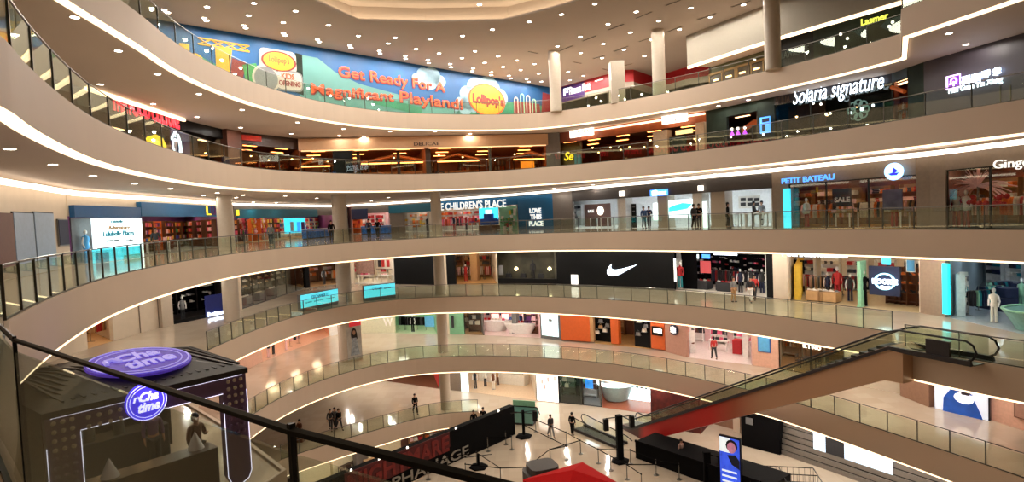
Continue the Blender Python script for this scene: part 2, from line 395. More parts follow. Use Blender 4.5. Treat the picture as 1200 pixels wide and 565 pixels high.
# ------------------------------------------------------------------ walls of the shops, one line in plan for each floor
WL = {
 4: ([(-60,62),(0,72),(60,90),(92,102),(150,122),(207,139),(225,148),(270,153),(300,161),(350,163),(500,160),(600,158),(640,157),(700,151),(775,140),(835,129),(907,114),(1028,91),(1080,74),(1200,40),(1300,10)], 8.8),
 3: ([(-60,212),(0,222),(75,231),(150,237),(250,241),(300,243),(390,243.5),(480,238.5),(600,230.5),(700,222),(800,212.5),(900,204),(1000,193),(1100,184),(1200,172),(1300,160)], 3.4),
 2: ([(0,445),(100,410),(195,382),(265,368),(300,357),(340,342),(390,333),(462,333),(507,334),(600,333),(675,335),(807,341.5),(900,350),(1005,362),(1087,368),(1200,392),(1300,415)], -5),
 1: ([(120,520),(200,470),(308,424),(345,409),(380,395),(425,390),(512,392),(543,392),(632,396),(659,399.5),(722,404.5),(779,412),(805,419),(881,428),(915,433),(1060,463),(1095,477),(1160,492),(1250,520)], -10),
 0: ([(380,440),(475,449),(515,456),(544,459),(627,469),(655,472),(700,477),(735,482),(775,487),(850,500),(914,527),(980,550),(1050,575),(1150,610),(1250,640)], -15),
 5: ([(640,166),(700,155),(810,133.5),(905,113),(1055,78),(1130,55),(1200,32)], 10),
}
WPL = {L: crom([Vector(U2(x, y, z)) for x, y in pts], 6) for L, (pts, z) in WL.items()}
WPL[5] = crom([Vector((p.x, p.y)) for p in [WPL[2][i] for i in range(0, len(WPL[2]))]], 1)
def WP(L, px, z=None):
    z = FZ[L]+1.9 if z is None else z
    pl = WPL[L]; q = [proj((p.x, p.y, z))[0] for p in pl]
    for i in range(len(pl)-1):
        if (q[i]-px)*(q[i+1]-px) <= 0 and q[i] != q[i+1]:
            return pl[i].lerp(pl[i+1], (px-q[i])/(q[i+1]-q[i]))
    return pl[0] if px < q[0] else pl[-1]
def FR(L, a, b, off=0):
    f = Frame(WP(L, a), WP(L, b), FZ[L])
    if off: f = Frame(f.p0+f.n*off, f.p1+f.n*off, FZ[L])
    return f
# ------------------------------------------------------------------ goods and furniture, one of each kind
COLS = {'red': (176,30,34), 'pink': (226,96,130), 'orange': (222,110,36), 'yellow': (226,186,60), 'green': (64,140,78), 'teal': (30,130,140), 'blue': (32,80,170), 'navy': (26,34,66), 'purple': (108,48,120), 'brown': (104,62,38), 'tan': (186,146,100), 'greyg': (120,120,120), 'charcoal': (44,44,48), 'offwhite': (226,218,204), 'lightpink': (240,196,196), 'mint': (140,196,160), 'olive': (86,84,50), 'skyblue': (90,170,220)}
for k, c in COLS.items(): M(k, c, .65)
M('wood', (150,104,64), .45, scale=3, var=.15); M('darkwood', (60,38,26), .45, scale=3, var=.15); M('goldfloor', (214,170,112), .2, var=.1)
def shelf_proto(w=1.3, h=2.3, n=4, m='white'):
    bd = MB(); [bd.box(-w/2+.03, w/2-.03, -.18, .17, h*(i+.35)/(n+.2), h*(i+.35)/(n+.2)+.03) for i in range(n)]
    parts = [('side_panel', MB().box(-w/2, -w/2+.03, -.2, .2, 0, h), m, 0), ('side_panel', MB().box(w/2-.03, w/2, -.2, .2, 0, h), m, 0), ('back_panel', MB().box(-w/2+.03, w/2-.03, .17, .2, 0, h), m, 0)]
    for i in range(n):
        z = h*(i+.35)/(n+.2); parts.append(('shelf', MB().box(-w/2+.03, w/2-.03, -.18, .17, z, z+.03), m, 0))
    p = Proto('shelf_unit', 'shelf', parts); p.lv = [h*(i+.35)/(n+.2)+.03 for i in range(n)]; p.w = w; return p
QUEUE = {}
def q_put(P, mw, label, group, mats): QUEUE.setdefault(P.name, []).append((P, mw, label, group, mats))
def flush_items(limit=285):
    for k, L in QUEUE.items():
        L.sort(key=lambda t: (t[1].translation-EYE).length)
        for P, mw, label, group, mats in L[:limit]: P.put(mw, label, group, mats)
        if len(L) > limit:
            mb = MB(); ms = []; ids = []
            for P, mw, label, group, mats in L[limit:]:
                me = P.parts[0][1]; ma = mats.get(P.parts[0][0], P.parts[0][2])
                if ma not in ms: ms.append(ma)
                mb.add([mw @ v.co for v in me.vertices], [tuple(p.vertices) for p in me.polygons]); ids += [ms.index(ma)]*len(me.polygons)
            me = bpy.data.meshes.new(k); me.from_pydata(mb.v, [], mb.f)
            for m in ms: me.materials.append(mt(m))
            me.polygons.foreach_set('material_index', ids)
            o = bpy.data.objects.new(k, me); COL.objects.link(o)
            tag(o, {'box': 'many small boxed goods on the farthest shop shelves', 'folded_clothes': 'many small folded clothes on the farthest shop shelves', 'shoe': 'many small shoes on the farthest shop shelves', 'handbag': 'many small bags on the farthest shop shelves', 'garment': 'many hanging clothes on the farthest shop racks'}.get(k, 'many small goods on the farthest shop shelves'), P.cat, None, 'stuff')
SHELF = {m: shelf_proto(m=m) for m in ('white', 'wood', 'matte_black', 'brown', 'yellow', 'orange')}
def rack_proto():
    f = MB().tube([(-.7,0,.03),(-.7,0,1.35)], .02).tube([(.7,0,.03),(.7,0,1.35)], .02).tube([(-.7,-.25,.03),(-.7,.25,.03)], .02).tube([(.7,-.25,.03),(.7,.25,.03)], .02)
    return Proto('clothes_rack', 'rack', [('frame', f, 'steel', 0), ('rail', MB().tube([(-.72,0,1.36),(.72,0,1.36)], .018), 'steel', 0)])
RACK = rack_proto()
def garment():
    pr = [(-.02,.0),(.02,.0),(.03,.55),(.025,.75),(.006,.84),(-.006,.84),(-.025,.75),(-.03,.55)]
    mb = MB(); vs = []; 
    for y, s in ((-.21, .8), (-.17, 1), (.17, 1), (.21, .8)):
        for x, z in pr: vs.append((x, y, z-(.1 if abs(y) > .2 and z > .7 else 0)))
    k = len(pr); fs = [tuple(range(k)), tuple(range(4*k-1, 3*k-1, -1))]
    for j in range(3):
        for i in range(k): fs.append((j*k+i, j*k+(i+1) % k, (j+1)*k+(i+1) % k, (j+1)*k+i))
    return mb.add(vs, fs)
GARM = Proto('garment', 'clothes', [('body', garment(), 'red', 0)])
FOLD = Proto('folded_clothes', 'clothes', [('stack', MB().rbox(-.13,.13,-.14,.1,0,.05,.04).rbox(-.12,.135,-.13,.1,.055,.1,.04).rbox(-.13,.12,-.14,.09,.105,.15,.04), 'red', 0)])
def shoe():
    prof = [(-.13,0),(.13,0),(.13,.035),(.08,.06),(.0,.085),(-.05,.12),(-.12,.12),(-.135,.05)]
    return MB().slabxz([(x, z) for x, z in prof], -.045, .045)
SHOE = Proto('shoe', 'shoe', [('upper', shoe(), 'white', 0)])
BOX = Proto('box', 'box', [('carton', MB().box(-.11,.11,-.1,.08,0,.2).box(-.115,.115,-.105,.085,.16,.21), 'red', 0)])
def bag():
    return MB().slabxz([(-.15,0),(.15,0),(.12,.2),(-.12,.2)], -.06, .06).tube([(-.07,0,.2),(-.06,0,.29),(0,0,.33),(.06,0,.29),(.07,0,.2)], .01, 5)
BAG = Proto('handbag', 'bag', [('bag', bag(), 'brown', 0)])
BOTTLE = Proto('bottle', 'bottle', [('bottle', MB().lathe([(.04,0),(.04,.15),(.015,.2),(.015,.26)], 8), 'greyg', 0)])
TOY = Proto('plush_toy', 'toy', [('body', MB().ball(0,0,.1,.1,.09,.1).ball(0,0,.25,.075).ball(-.06,0,.32,.03).ball(.06,0,.32,.03).ball(-.09,-.03,.12,.035,.03,.06).ball(.09,-.03,.12,.035,.03,.06), 'pink', 1)])
def table_proto(w, d, h, name='display_table', m='white', leg='white'):
    p = [('tabletop', MB().box(-w/2, w/2, -d/2, d/2, h-.05, h), m, 0)]
    for sx in (-1, 1):
        for sy in (-1, 1): p.append(('leg', MB().box(sx*(w/2-.05)-.03, sx*(w/2-.05)+.03, sy*(d/2-.05)-.03, sy*(d/2-.05)+.03, 0, h-.05), leg, 0))
    return Proto(name, 'table', p)
TABLE = table_proto(1.5, .8, .85); TABLE.w = 1.5
PLINTH = Proto('display_plinth', 'plinth', [('body', MB().rbox(-.6,.6,-.4,.4,.08,.7,.05), 'white', 0), ('kick_base', MB().rbox(-.54,.54,-.34,.34,0,.08,.05), 'charcoal', 0)])
DTABLE = table_proto(.8, .8, .74, 'dining_table', 'darkwood', 'dark_steel')
def chair_parts(seat='darkwood', back='darkwood'):
    p = [('seat', MB().rbox(-.21,.21,-.21,.21,.42,.46,.04), seat, 0), ('backrest', MB().rbox(-.2,.2,.18,.215,.58,.86,.01), back, 0)]
    for sx in (-1, 1):
        p.append(('leg', MB().tube([(sx*.2,-.2,0),(sx*.19,-.18,.43)], .018), seat, 0))
        p.append(('leg', MB().tube([(sx*.2,.24,0),(sx*.19,.19,.43),(sx*.19,.2,.86)], .018), seat, 0))
    return Proto('dining_chair', 'chair', p)
CHAIR = chair_parts()
def mann_mesh():
    return MB().lathe([(.09,0),(.11,.0),(.13,.35),(.10,.5),(.12,.62),(.17,.80),(.2,.92),(.15,1.0),(.05,1.03),(.045,1.1)], 12)
def mannequin():
    legs = MB().tube([(-.09,0,.04),(-.09,0,.45),(-.08,0,.85)], .065, 8).tube([(.09,.03,.04),(.09,0,.45),(.08,0,.85)], .065, 8)
    torso = MB().lathe([(.13,.8),(.17,.88),(.13,1.08),(.18,1.32),(.15,1.44),(.05,1.48),(.05,1.54)], 12)
    arms = MB().tube([(-.19,0,1.4),(-.25,.02,1.1),(-.22,-.06,.84)], .04, 7).tube([(.19,0,1.4),(.25,.02,1.1),(.22,-.06,.84)], .04, 7)
    return Proto('mannequin', 'mannequin', [('legs', legs, 'charcoal', 1), ('torso', torso, 'offwhite', 1), ('arm', MB().tube([(-.19,0,1.4),(-.25,.02,1.1),(-.22,-.06,.84)], .04, 7), 'white', 1), ('arm', MB().tube([(.19,0,1.4),(.25,.02,1.1),(.22,-.06,.84)], .04, 7), 'white', 1), ('head', MB().ball(0,-.01,1.66,.08,.095,.12), 'white', 1), ('base', MB().cyl(0,0,0,.03,.2,n=16), 'steel', 0)])
MANN = mannequin()
PEND = Proto('pendant_lamp', 'lamp', [('cord', MB().tube([(0,0,.12),(0,0,1.1)], .008, 5), 'black', 0), ('shade', MB().lathe([(.13,0),(.10,.08),(.03,.13)], 12), 'dark_steel', 1), ('bulb', MB().ball(0,0,-.02,.075), M('bulb', (255,196,120), emit=12, var=0), 1)])
DOWN = Proto('downlight', 'light', [('trim_ring', MB().lathe([(.12,.0),(.15,.0),(.15,-.012),(.12,-.012)], 16), 'white', 0), ('lens', MB().lathe([(.115,-.002),(.115,-.015)], 14), 'lamp', 0)])
PLANT = None
def plant_proto():
    lf = MB(); rnd = random.Random(3)
    for i in range(46):
        a = rnd.random()*6.28; h = .5+rnd.random()*.9; r = .12+rnd.random()*.38; z = .4+h*.5
        c = Vector((math.cos(a)*r*.5, math.sin(a)*r*.5, z)); e = Vector((math.cos(a)*r*1.2, math.sin(a)*r*1.2, z+.28-rnd.random()*.3)); s = Vector((-math.sin(a), math.cos(a), 0))*.06
        m = (c+e)/2+Vector((0,0,.08)); b0 = Vector((0,0,.42))
        lf.add([c, m+s, e, m-s, m+Vector((0,0,-.01))], [(0,1,2), (0,2,3), (0,3,4), (0,4,1)])
    return Proto('potted_plant', 'plant', [('pot', MB().lathe([(.16,0),(.22,.4),(.2,.4),(.19,.36)], 14), 'offwhite', 1), ('stem', MB().tube([(0,0,.35),(.02,0,.7),(0,.02,1.1)], .02, 6), 'brown', 0), ('foliage', lf, 'green', 0)])
PLANT = plant_proto()
# ------------------------------------------------------------------ shop rooms
def solid(L, a, b, m, z0=0, z1=3.85, th=.25, off=0, name='wall_shopfront', fr=None):
    f = fr or FR(L, a, b); return struct(name, MB().box(0, f.w, off, off+th, z0, z1), m, f.mw)
def header(L, a, b, m, z0, z1=3.85, off=-.02, fr=None):
    f = fr or FR(L, a, b); return struct('wall_header', MB().box(0, f.w, off, off+.3, z0, z1), m, f.mw)
def room(L, a, b, head, dep, wall, floor='white', ceil='white', lamp='panel_warm', nl=2, desc='shop', top=3.85, glass=False, fr=None, lampw=1.2):
    f = fr or FR(L, a, b); w = f.w
    cc_ = Vector((3, 10)); r0 = f.p0-cc_; r1 = f.p1-cc_
    f.sl = max(-1.3, min(1.3, r0.dot(f.d)/max(.3, r0.dot(f.n)))); f.sr = max(-1.3, min(1.3, r1.dot(f.d)/max(.3, r1.dot(f.n))))
    a = f.sl*dep; b = w+f.sr*dep; a3 = f.sl*.3; b3 = w+f.sr*.3
    struct('wall_shop', MB().prism([(a,dep),(b,dep),(b,dep+.1),(a,dep+.1)], 0, top).prism([(a3,.3),(a3+.08,.3),(a+.08,dep),(a,dep)], 0, top).prism([(b3-.08,.3),(b3,.3),(b,dep),(b-.08,dep)], 0, top), wall, f.mw)
    if floor: struct('floor_shop', MB().prism([(.08,.02),(w-.08,.02),(b-.08,dep),(a+.08,dep)], .003, .02), floor, f.mw)
    struct('ceiling_shop', MB().prism([(a3+.08,.3),(b3-.08,.3),(b-.08,dep),(a+.08,dep)], head+.25, head+.3), ceil, f.mw)
    n = max(1, round(w/3.2)); k = 0
    if lamp:
        for i in range(n):
            for j in range(nl):
                u = w*(i+.5)/n; v = .6+(dep-1)*(j+.5)/nl
                mk('ceiling_lamp_panel', MB().box(-lampw/2, lampw/2, -.12, .12, -.04, 0), lamp, None, f.at(f.fix(u, v), v, head+.25), label='lit ceiling lamp of the '+desc, cat='light', group='ceiling lamps of the '+desc)
    if glass:
        nn = max(1, round(w/2.2))
        for i in range(nn):
            e = empty('shop_window', f.at(w*i/nn, .1), 'clear glass pane of the '+desc, 'window', 'front panes of the '+desc)
            ww = w/nn; mk('pane', MB().box(.03, ww-.03, -.006, .006, .05, head), GLS, e)
            mk('frame', MB().box(0, .04, -.03, .03, 0, head).box(ww-.04, ww, -.03, .03, 0, head).box(0, ww, -.03, .03, 0, .06).box(0, ww, -.03, .03, head-.05, head), 'dark_steel', e)
    return f
RND = random.Random(11)
def stock(f, u, v, rz, sh, item, pal, desc, per=4, sc=1.0, lv=None):
    u = f.fix(u, v)
    SHELF[sh].put(f.at(u, v, 0, rz), '%s shelf unit in the %s' % ({'matte_black': 'black', 'wood': 'wooden'}.get(sh, sh), desc), 'shelf units of the '+desc)
    P = SHELF[sh]
    for z in (lv or P.lv[1:]):
        for i in range(per):
            x = -P.w/2+.12+(P.w-.24)*(i+.5)/per
            if RND.random() < .1: continue
            q_put(item, f.at(u, v, z, rz) @ T(x, -.02, 0, RND.uniform(-.1,.1), sc*RND.uniform(.9,1.15)), ITEMS[item.name] % desc, ITEMG[item.name] % desc, {item.parts[0][0]: RND.choice(pal)})
ITEMS = {'folded_clothes': 'folded clothes on a shelf in the %s', 'shoe': 'shoe on a shelf in the %s', 'box': 'boxed product on a shelf in the %s', 'handbag': 'bag on a shelf in the %s', 'bottle': 'bottle on a shelf in the %s', 'plush_toy': 'soft toy on a shelf in the %s'}
ITEMG = {'folded_clothes': 'folded clothes in the %s', 'shoe': 'shoes in the %s', 'box': 'boxed goods in the %s', 'handbag': 'handbags in the %s', 'bottle': 'bottles in the %s', 'plush_toy': 'soft toys in the %s'}
def hang(f, u, v, rz, pal, desc, n=9):
    u = f.fix(u, v)
    RACK.put(f.at(u, v, 0, rz), 'steel clothes rack in the '+desc, 'clothes racks of the '+desc)
    for i in range(n):
        q_put(GARM, f.at(u, v, .52, rz) @ T(-.62+1.24*i/(n-1), 0, 0, RND.uniform(-.1,.1)), 'garment on a rack in the '+desc, 'hanging clothes in the '+desc, {'body': RND.choice(pal)})
def wallrow(f, dep, sh, item, pal, desc, u0=None, u1=None, per=4, sc=1.15, gap=1.5):
    u0 = .8 if u0 is None else u0; u1 = f.w-.8 if u1 is None else u1
    bw = (f.w+(f.sr-f.sl)*dep)/f.w; n = max(1, int((u1-u0)*bw/gap)+1)
    for i in range(n):
        u = (u0+u1)/2 if n == 1 else u0+(u1-u0)*i/(n-1)
        stock(f, u, dep-.25, 0, sh, item, pal, desc, per, sc)
def tables(f, pts, m, item, pal, desc, proto=None):
    pr = proto or TABLE
    for u, v in pts:
        u = f.fix(u, v); pr.put(f.at(u, v), 'display %s in the %s' % ('plinth' if pr is PLINTH else 'table', desc), 'display tables of the '+desc, {pr.parts[0][0]: m})
        h = .85 if pr is TABLE else .7
        for i in range(4): q_put(item, f.at(u-.5+.33*i, v, h), (ITEMS[item.name] % desc).replace('a shelf', 'a table').replace('on the', 'on the'), 'table goods of the '+desc, {item.parts[0][0]: RND.choice(pal)})
def manns(f, pts, desc, pal):
    for i, (u, v) in enumerate(pts): MANN.put(f.at(f.fix(u, v), v, 0, RND.uniform(-.4,.4)), 'dressed mannequin in the '+desc, 'mannequins of the '+desc, {'torso': RND.choice(pal), 'legs': RND.choice(pal)})
def dining(f, pts, desc, pend=True, zl=2.3):
    for u, v in pts:
        u = f.fix(u, v); DTABLE.put(f.at(u, v), 'dark dining table in the '+desc, 'dining tables of the '+desc)
        for a in (0, PI): CHAIR.put(f.at(u, v, 0, a+PI/2) @ T(0, .62), 'dark dining chair in the '+desc, 'dining chairs of the '+desc)
        if pend: PEND.put(f.at(u, v, zl), 'glowing pendant lamp in the '+desc, 'pendant lamps of the '+desc)
def area(mw, sx, sy, e, col, name='shop_lamp'):
    ld = bpy.data.lights.new(name, 'AREA'); ld.shape = 'RECTANGLE'; ld.size = sx; ld.size_y = sy; ld.energy = e; ld.color = col
    o = bpy.data.objects.new(name, ld); COL.objects.link(o); o.matrix_world = mw; return o
M('blueband', (14,84,140), .5); M('navyband', (22,40,84), .5); M('tealband', (20,108,132), .5); M('placeblue', (10,96,146), .5)
M('paleglass', (150,168,190), .3); M('brownwall', (96,58,44), .5); M('greywall', (112,104,98), .6); M('darkgrey', (58,52,50), .6); M('mushroom', (128,112,96), .6)
M('sign_white', (225,240,255), emit=3.2, var=0); M('sign_warm', (255,244,226), emit=3, var=0); M('sign_dim', (230,230,224), emit=1.2, var=0)
M('sign_blue', (70,140,230), emit=2.2, var=0); M('sign_deepblue', (40,40,235), emit=2.2, var=0); M('screen_cyan', (60,200,225), emit=1.5, var=.15, scale=2); M('screen_white', (225,246,248), emit=1.7, var=0)
M('screen_blue', (40,130,215), emit=1.3, var=.4, scale=1.5); M('counter_blue', (36,104,190), .4, var=.6, scale=5); M('sign_red', (226,28,48), emit=1.3, var=.5, scale=3)
M('sign_yellow', (240,205,40), emit=1.4, var=0); M('panel_dim', (255,150,74), emit=9, var=0); M('panel_low', (255,200,145), emit=5, var=0); M('sign_purple', (170,60,225), emit=2.2, var=0)
M('print_red', (200,48,44), .6); M('print_dark', (40,60,90), .6); M('print_teal', (20,140,160), .6)
M('restwall', (120,52,26), .6, var=.25, scale=1.2); M('greendark', (36,46,38), .7, var=.3, scale=1, spec=.2); M('nearblack', (9,10,12), .5, spec=.2)
GARMP = ['red','charcoal','offwhite','navy','tan','pink','greyg','lightpink']
BRIGHT = ['red','pink','orange','yellow','purple','blue','green','lightpink']
# ---- middle gallery ------------------------------------------------
f = FR(3, -40, 80); solid(3, -40, 80, 'cream', 0, 3.85, fr=f)
board(f, (-30,249,16,330), 'brownwall', 'closed_shutter', 'dark brown closed shop front at the far left edge of the middle gallery', 'shutter')
for i, (a, b) in enumerate(((17,40), (41.5,64))): board(f, (a,250,b,330), 'paleglass', 'hoarding_panel', 'tall pale blue grey door panel on the far left wall, %s of two' % ('left', 'right')[i], 'panel', frame='dark_steel')
board(f, (68,258,79,287), 'navy', 'wall_poster', 'small dark blue framed poster between the pale doors and the toy shop', 'poster', frame='steel')
ds = 'toy shop with the blue fascia at the left'
f = room(3, 80, 258, 2.5, 5.5, 'purple', 'greyg', desc=ds); header(3, 80, 258, 'cream', 2.5, fr=f)
board(f, (81,242,160,255), 'blueband', 'shop_fascia', 'left lower section of the blue fascia above the white poster', 'sign', -.05, .25)
board(f, (160,239.5,257,254), 'placeblue', 'shop_fascia', 'right section of the blue fascia ending at the coloured letters', 'sign', -.05, .28)
for t, x, c in (('L', 242, 'sign_yellow'), ('u', 247.5, 'purple'), ('T', 252, 'mint')): letters(f, t, (x,242,x+5,252), c, -.36, label='coloured letter %s at the right end of the toy shop fascia' % t, bold=.01)
board(f, (84,256,107,330), 'greyg', 'display_wall', 'grey backdrop behind the window at the left end of the toy shop', 'wall panel', .6)
manns(f, [(1.6,.25), (2.6,.3)], 'left window of the toy shop', ['offwhite','skyblue'])
pb = board(f, (109,256,166,330), 'screen_white', 'poster_lightbox', 'large lit white and aqua poster standing at the front of the toy shop', 'poster', -.12, .12)
for r, m in (((109,290,166,330), 'screen_cyan'), ((112,296,128,322), 'print_teal'), ((145,298,166,316), 'mint')): board(f, r, m, 'print', None, None, -.26, .02, parent=pb)
for t, r, m in (('Lulubelle', (130,258,144,261), 'print_teal'), ('Adventure', (127,264,152,269), 'tan'), ('Lulubelle Places', (121,270.5,157,276.5), 'print_teal'), ('opening soon', (123,280.5,140,283.5), 'greyg'), ('sale', (148,280,156,283), 'greyg')):
    letters(f, t, r, m, -.27, parent=pb)
w = f.w; u0 = f.on(170, 280)[0]
for u in (u0+.8, u0+2.4, u0+4.0, u0+5.6, u0+7.2):
    if u < w-.7: stock(f, u, 3.6+RND.uniform(-.3,.3), 0, 'orange' if 4 < u-u0 < 6 else 'brown', TOY if int(u*10) % 2 else BOX, ['pink','red','purple','lightpink','orange'], ds, 5, 1.3)
wallrow(f, 5.5, 'brown', BOX, BRIGHT, ds, u0+.7, None, 5, 1.4)
tables(f, [(u0+2, 1.6), (u0+5, 1.4)], 'charcoal', BOX, BRIGHT, ds)
for v in (1.0, 2.5, 4.0): stock(f, f.w-.5, v, -PI/2-math.atan(f.sr), 'brown', BOX, ['pink','lightpink','red','orange'], ds, 5, 1.4)
ds = 'orange toy shop between the first two columns'
f = room(3, 275, 392, 2.5, 6, 'purple', 'tan', desc=ds); header(3, 275, 392, 'greywall', 2.5, fr=f)
board(f, (276,245.3,370,255), 'tealband', 'shop_fascia', 'teal blue fascia above the orange toy displays', 'sign', -.05, .25)
board(f, (276.5,246,280,252.5), 'sign_yellow', 'fascia_block', 'yellow block at the left end of the teal fascia right of the first column', 'sign', -.32, .03)
sc = board(f, (333,255.5,357,273), 'screen_cyan', 'video_screen', 'bright blue screen inside the orange toy shop', 'screen', 1.0, .1)
for x, m in ((340,'white'), (348,'screen_blue'), (353,'purple')): board(f, (x,260,x+4,271), m, 'print', None, None, .88, .02, parent=sc)
for u in (1.2, 2.8, 4.4, 6.2, 7.8, 9.4):
    if u < f.w-.8: stock(f, u, 3.4 if 3 < u < 7 else 4.6, 0, 'orange' if 3 < u < 7 else 'brown', BOX if int(u) % 2 else TOY, ['orange','yellow','pink','lightpink','red'], ds, 4, 1.7)
wallrow(f, 6, 'white', BOX, BRIGHT, ds, None, None, 5, 1.5)
tables(f, [(2, 1.4), (7, 1.8)], 'charcoal', TOY, BRIGHT, ds)
def counter(f, r, off, m, label, top='white'):
    u0, u1, z0, z1 = f.rect(*r, off); z1 = 1.0
    e = empty('shop_counter', f.at((u0+u1)/2, off, 0), label, 'counter'); h = (u1-u0)/2
    mk('front_panel', MB().rbox(-h, h, -.3, .3, .08, z1-.05, .08), m, e); mk('countertop', MB().rbox(-h-.04, h+.04, -.34, .34, z1-.05, z1, .08), top, e); mk('kick_base', MB().box(-h+.1, h-.1, -.24, .24, 0, .08), 'charcoal', e)
counter(f, (357,272,392,287), -3, 'counter_blue', 'bright blue curved counter left of the second column on the middle gallery')
ds = 'red and white toy shop right of the second column'
f = room(3, 413, 457, 2.5, 5, 'lightpink', 'white', lamp='panel_white', desc=ds); header(3, 413, 457, 'greywall', 2.5, fr=f)
board(f, (413,245,431,257), 'navyband', 'shop_fascia', 'short navy fascia just right of the second column', 'sign', -.05, .2)
wallrow(f, 5, 'white', BOX, ['red','print_red','offwhite','red'], ds, None, None, 4, 1.8)
stock(f, 1.0, 1.6, 0, 'orange', BOX, ['red','orange'], ds, 4, 1.6)
counter(f, (425,266,457,283), -3, 'counter_blue', 'bright blue counter between the second column and the teal fascia')
solid(3, 457, 473, 'mushroom'); ds = 'small bright shop under the short teal fascia'
f = room(3, 473, 508, 2.6, 5, 'cream', 'white', lamp='panel_white', desc=ds); header(3, 473, 508, 'greywall', 2.6, fr=f)
g = FR(3, 457, 507); board(g, (457,239.5,506,249), 'tealband', 'shop_fascia', 'short teal fascia left of the third column', 'sign', -.1, .25)
wallrow(f, 5, 'white', GARM if False else FOLD, ['tan','offwhite','yellow','orange'], ds, None, None, 4, 1.6); manns(f, [(f.w-.9,.6)], ds, ['charcoal'])
tables(f, [(1.8,.9)], 'white', FOLD, ['offwhite','tan'], ds); hang(f, 2.4, 2.6, 0, ['orange','tan','yellow'], ds)
ds = "children's clothes shop right of the third column"
f = room(3, 508, 607, 2.55, 6, 'cream', 'white', lamp='panel_white', desc=ds); header(3, 508, 607, 'placeblue', 2.55, 3.4, fr=f)
letters(f, "THE CHILDREN'S PLACE", (506,236,593,245), 'sign_dim', -.1, label="raised white capital letters THE CHILDREN'S PLACE on the blue fascia", bold=.012)
wallrow(f, 6, 'white', FOLD, ['red','pink','print_red','lightpink','orange'], ds, None, f.w*.6, 4, 1.9)
for i in range(5): hang(f, 1.2+i*1.7, 2.2+(i % 2)*1.4, RND.uniform(-.3,.3), ['red','pink','orange','lightpink','charcoal'], ds)
manns(f, [(1.2,.7), (3.3,.6), (5.2,.8)], ds, ['red','navy','pink'])
tables(f, [(6.4,1.0)], 'tan', FOLD, BRIGHT, ds)
sc = board(f, (562,243.5,584,257), 'screen_cyan', 'video_screen', 'turquoise lit screen over the blue car display in the clothes shop', 'screen', .4, .08)
board(f, (569,246,576,254), 'screen_white', 'print', None, None, .3, .02, parent=sc)
u, z = f.on(573, 259, .2); cr = empty('toy_car_display', f.at(u, .3, 0), 'large blue rounded car shaped display under the turquoise screen', 'display')
mk('body', MB().rbox(-1.1,1.1,-.45,.45,.55,1.25,.3).rbox(-.6,.6,-.4,.4,1.25,1.75,.25), 'blue', cr, smooth=True); mk('platform', MB().rbox(-1.2,1.2,-.5,.5,0,.5,.1), 'brown', cr)
gp = board(f, (586,242,606,272), 'mint', 'window_poster', 'colourful jungle poster at the right end of the clothes shop', 'poster', .1, .06)
rr = random.Random(5)
for i in range(14):
    x = 587+rr.random()*15; y = 244+rr.random()*20; board(f, (x,y,x+3,y+5), rr.choice(['yellow','offwhite','green','red','green','teal']), 'print', None, None, .02, .012, parent=gp)
for x in (592, 599): 
    u, z = f.on(x, 265, -.4); PLANT.put(f.at(u, -.5), 'leafy green potted plant in front of the jungle poster', 'plants by the jungle poster')
g = FR(3, 607, 648); solid(3, 607, 648, 'placeblue', 0, 3.4, fr=g)
for t, r in (('LOVE', (620.5,244,634,249.8)), ('THIS', (621.5,251,634.5,257)), ('PLACE', (620,259,636.5,265))): letters(g, t, r, 'sign_dim', -.05, label='white capital word %s on the plain blue wall' % t, bold=.035)
solid(3, 648, 671, 'greywall')
# bright electronics store
ds = 'bright white electronics store on the middle gallery'
f = room(3, 671, 905, 2.55, 7, 'white', 'white', lamp='panel_cold', desc=ds); header(3, 671, 905, 'darkgrey', 2.5, 3.4, fr=f)
s = letters(f, 'iBox', (764,222.8,781,228.8), 'sign_white', -.2, label='glowing white store name iBox in the middle of the dark fascia', bold=.04)
board(f, (762,222,783,229.5), 'sign_blue', 'glow_board', 'pale blue glowing backing plate of the store name on the dark fascia', 'sign', -.12, .03)
for x, y in ((729.5, 224), (822, 217.5)):
    board(f, (x-2,y,x+2.4,y+6), 'sign_warm', 'wall_lantern', 'small glowing square lantern on the dark fascia, %s of the store name' % ('left' if x < 760 else 'right'), 'lamp', -.06, .2)
board(f, (686,239,716,268), 'brownwall', 'feature_wall', 'dark red brown wall panel inside the bright electronics store', 'wall panel', 4.4, .08)
u, z = f.on(703, 247, 4.2); mk('round_sign', MB().add(*MB().lathe([(.42,0),(.42,.08)], 24).__dict__.values()), 'sign_warm', None, f.at(u, 4.3, z) @ Matrix.Rotation(PI/2, 4, 'X'), label='round glowing white sign on the dark red wall of the electronics store', cat='sign')
letters(f, 'SALE', (689,246,696,249), 'sign_dim', 4.2, label='small pale lettering left of the round sign on the red wall')
board(f, (735,239,746,270), 'nearblack', 'info_board', 'tall black information board right of the first white pillar', 'board', 1.0, .06)
for y in (242, 247, 254): board(f, (736.5,y,744,y+1.2), 'greyg', 'board_line', 'thin grey line of print on the black information board', 'print', .92, .01, group='lines on the black information board')
def pillar(f, x0, x1, off, m, label):
    u0 = f.on(x0, 250, off)[0]; u1 = f.on(x1, 250, off)[0]; mk('pillar', MB().box(u0, u1, off, off+.8, 0, 2.8).box(u0-.03, u1+.03, off-.03, off+.83, 0, .12), m, None, f.mw, label=label, cat='pillar')
pillar(f, 724, 733.5, .3, 'white', 'first white square pillar in the electronics store, beside the black board')
pillar(f, 771, 782.5, .3, 'column', 'grey square pillar left of the blue wave screen')
pillar(f, 812, 823, .3, 'white', 'white square pillar right of the blue wave screen')
pillar(f, 833, 850, .3, 'column', 'wide grey square pillar behind the standing person')
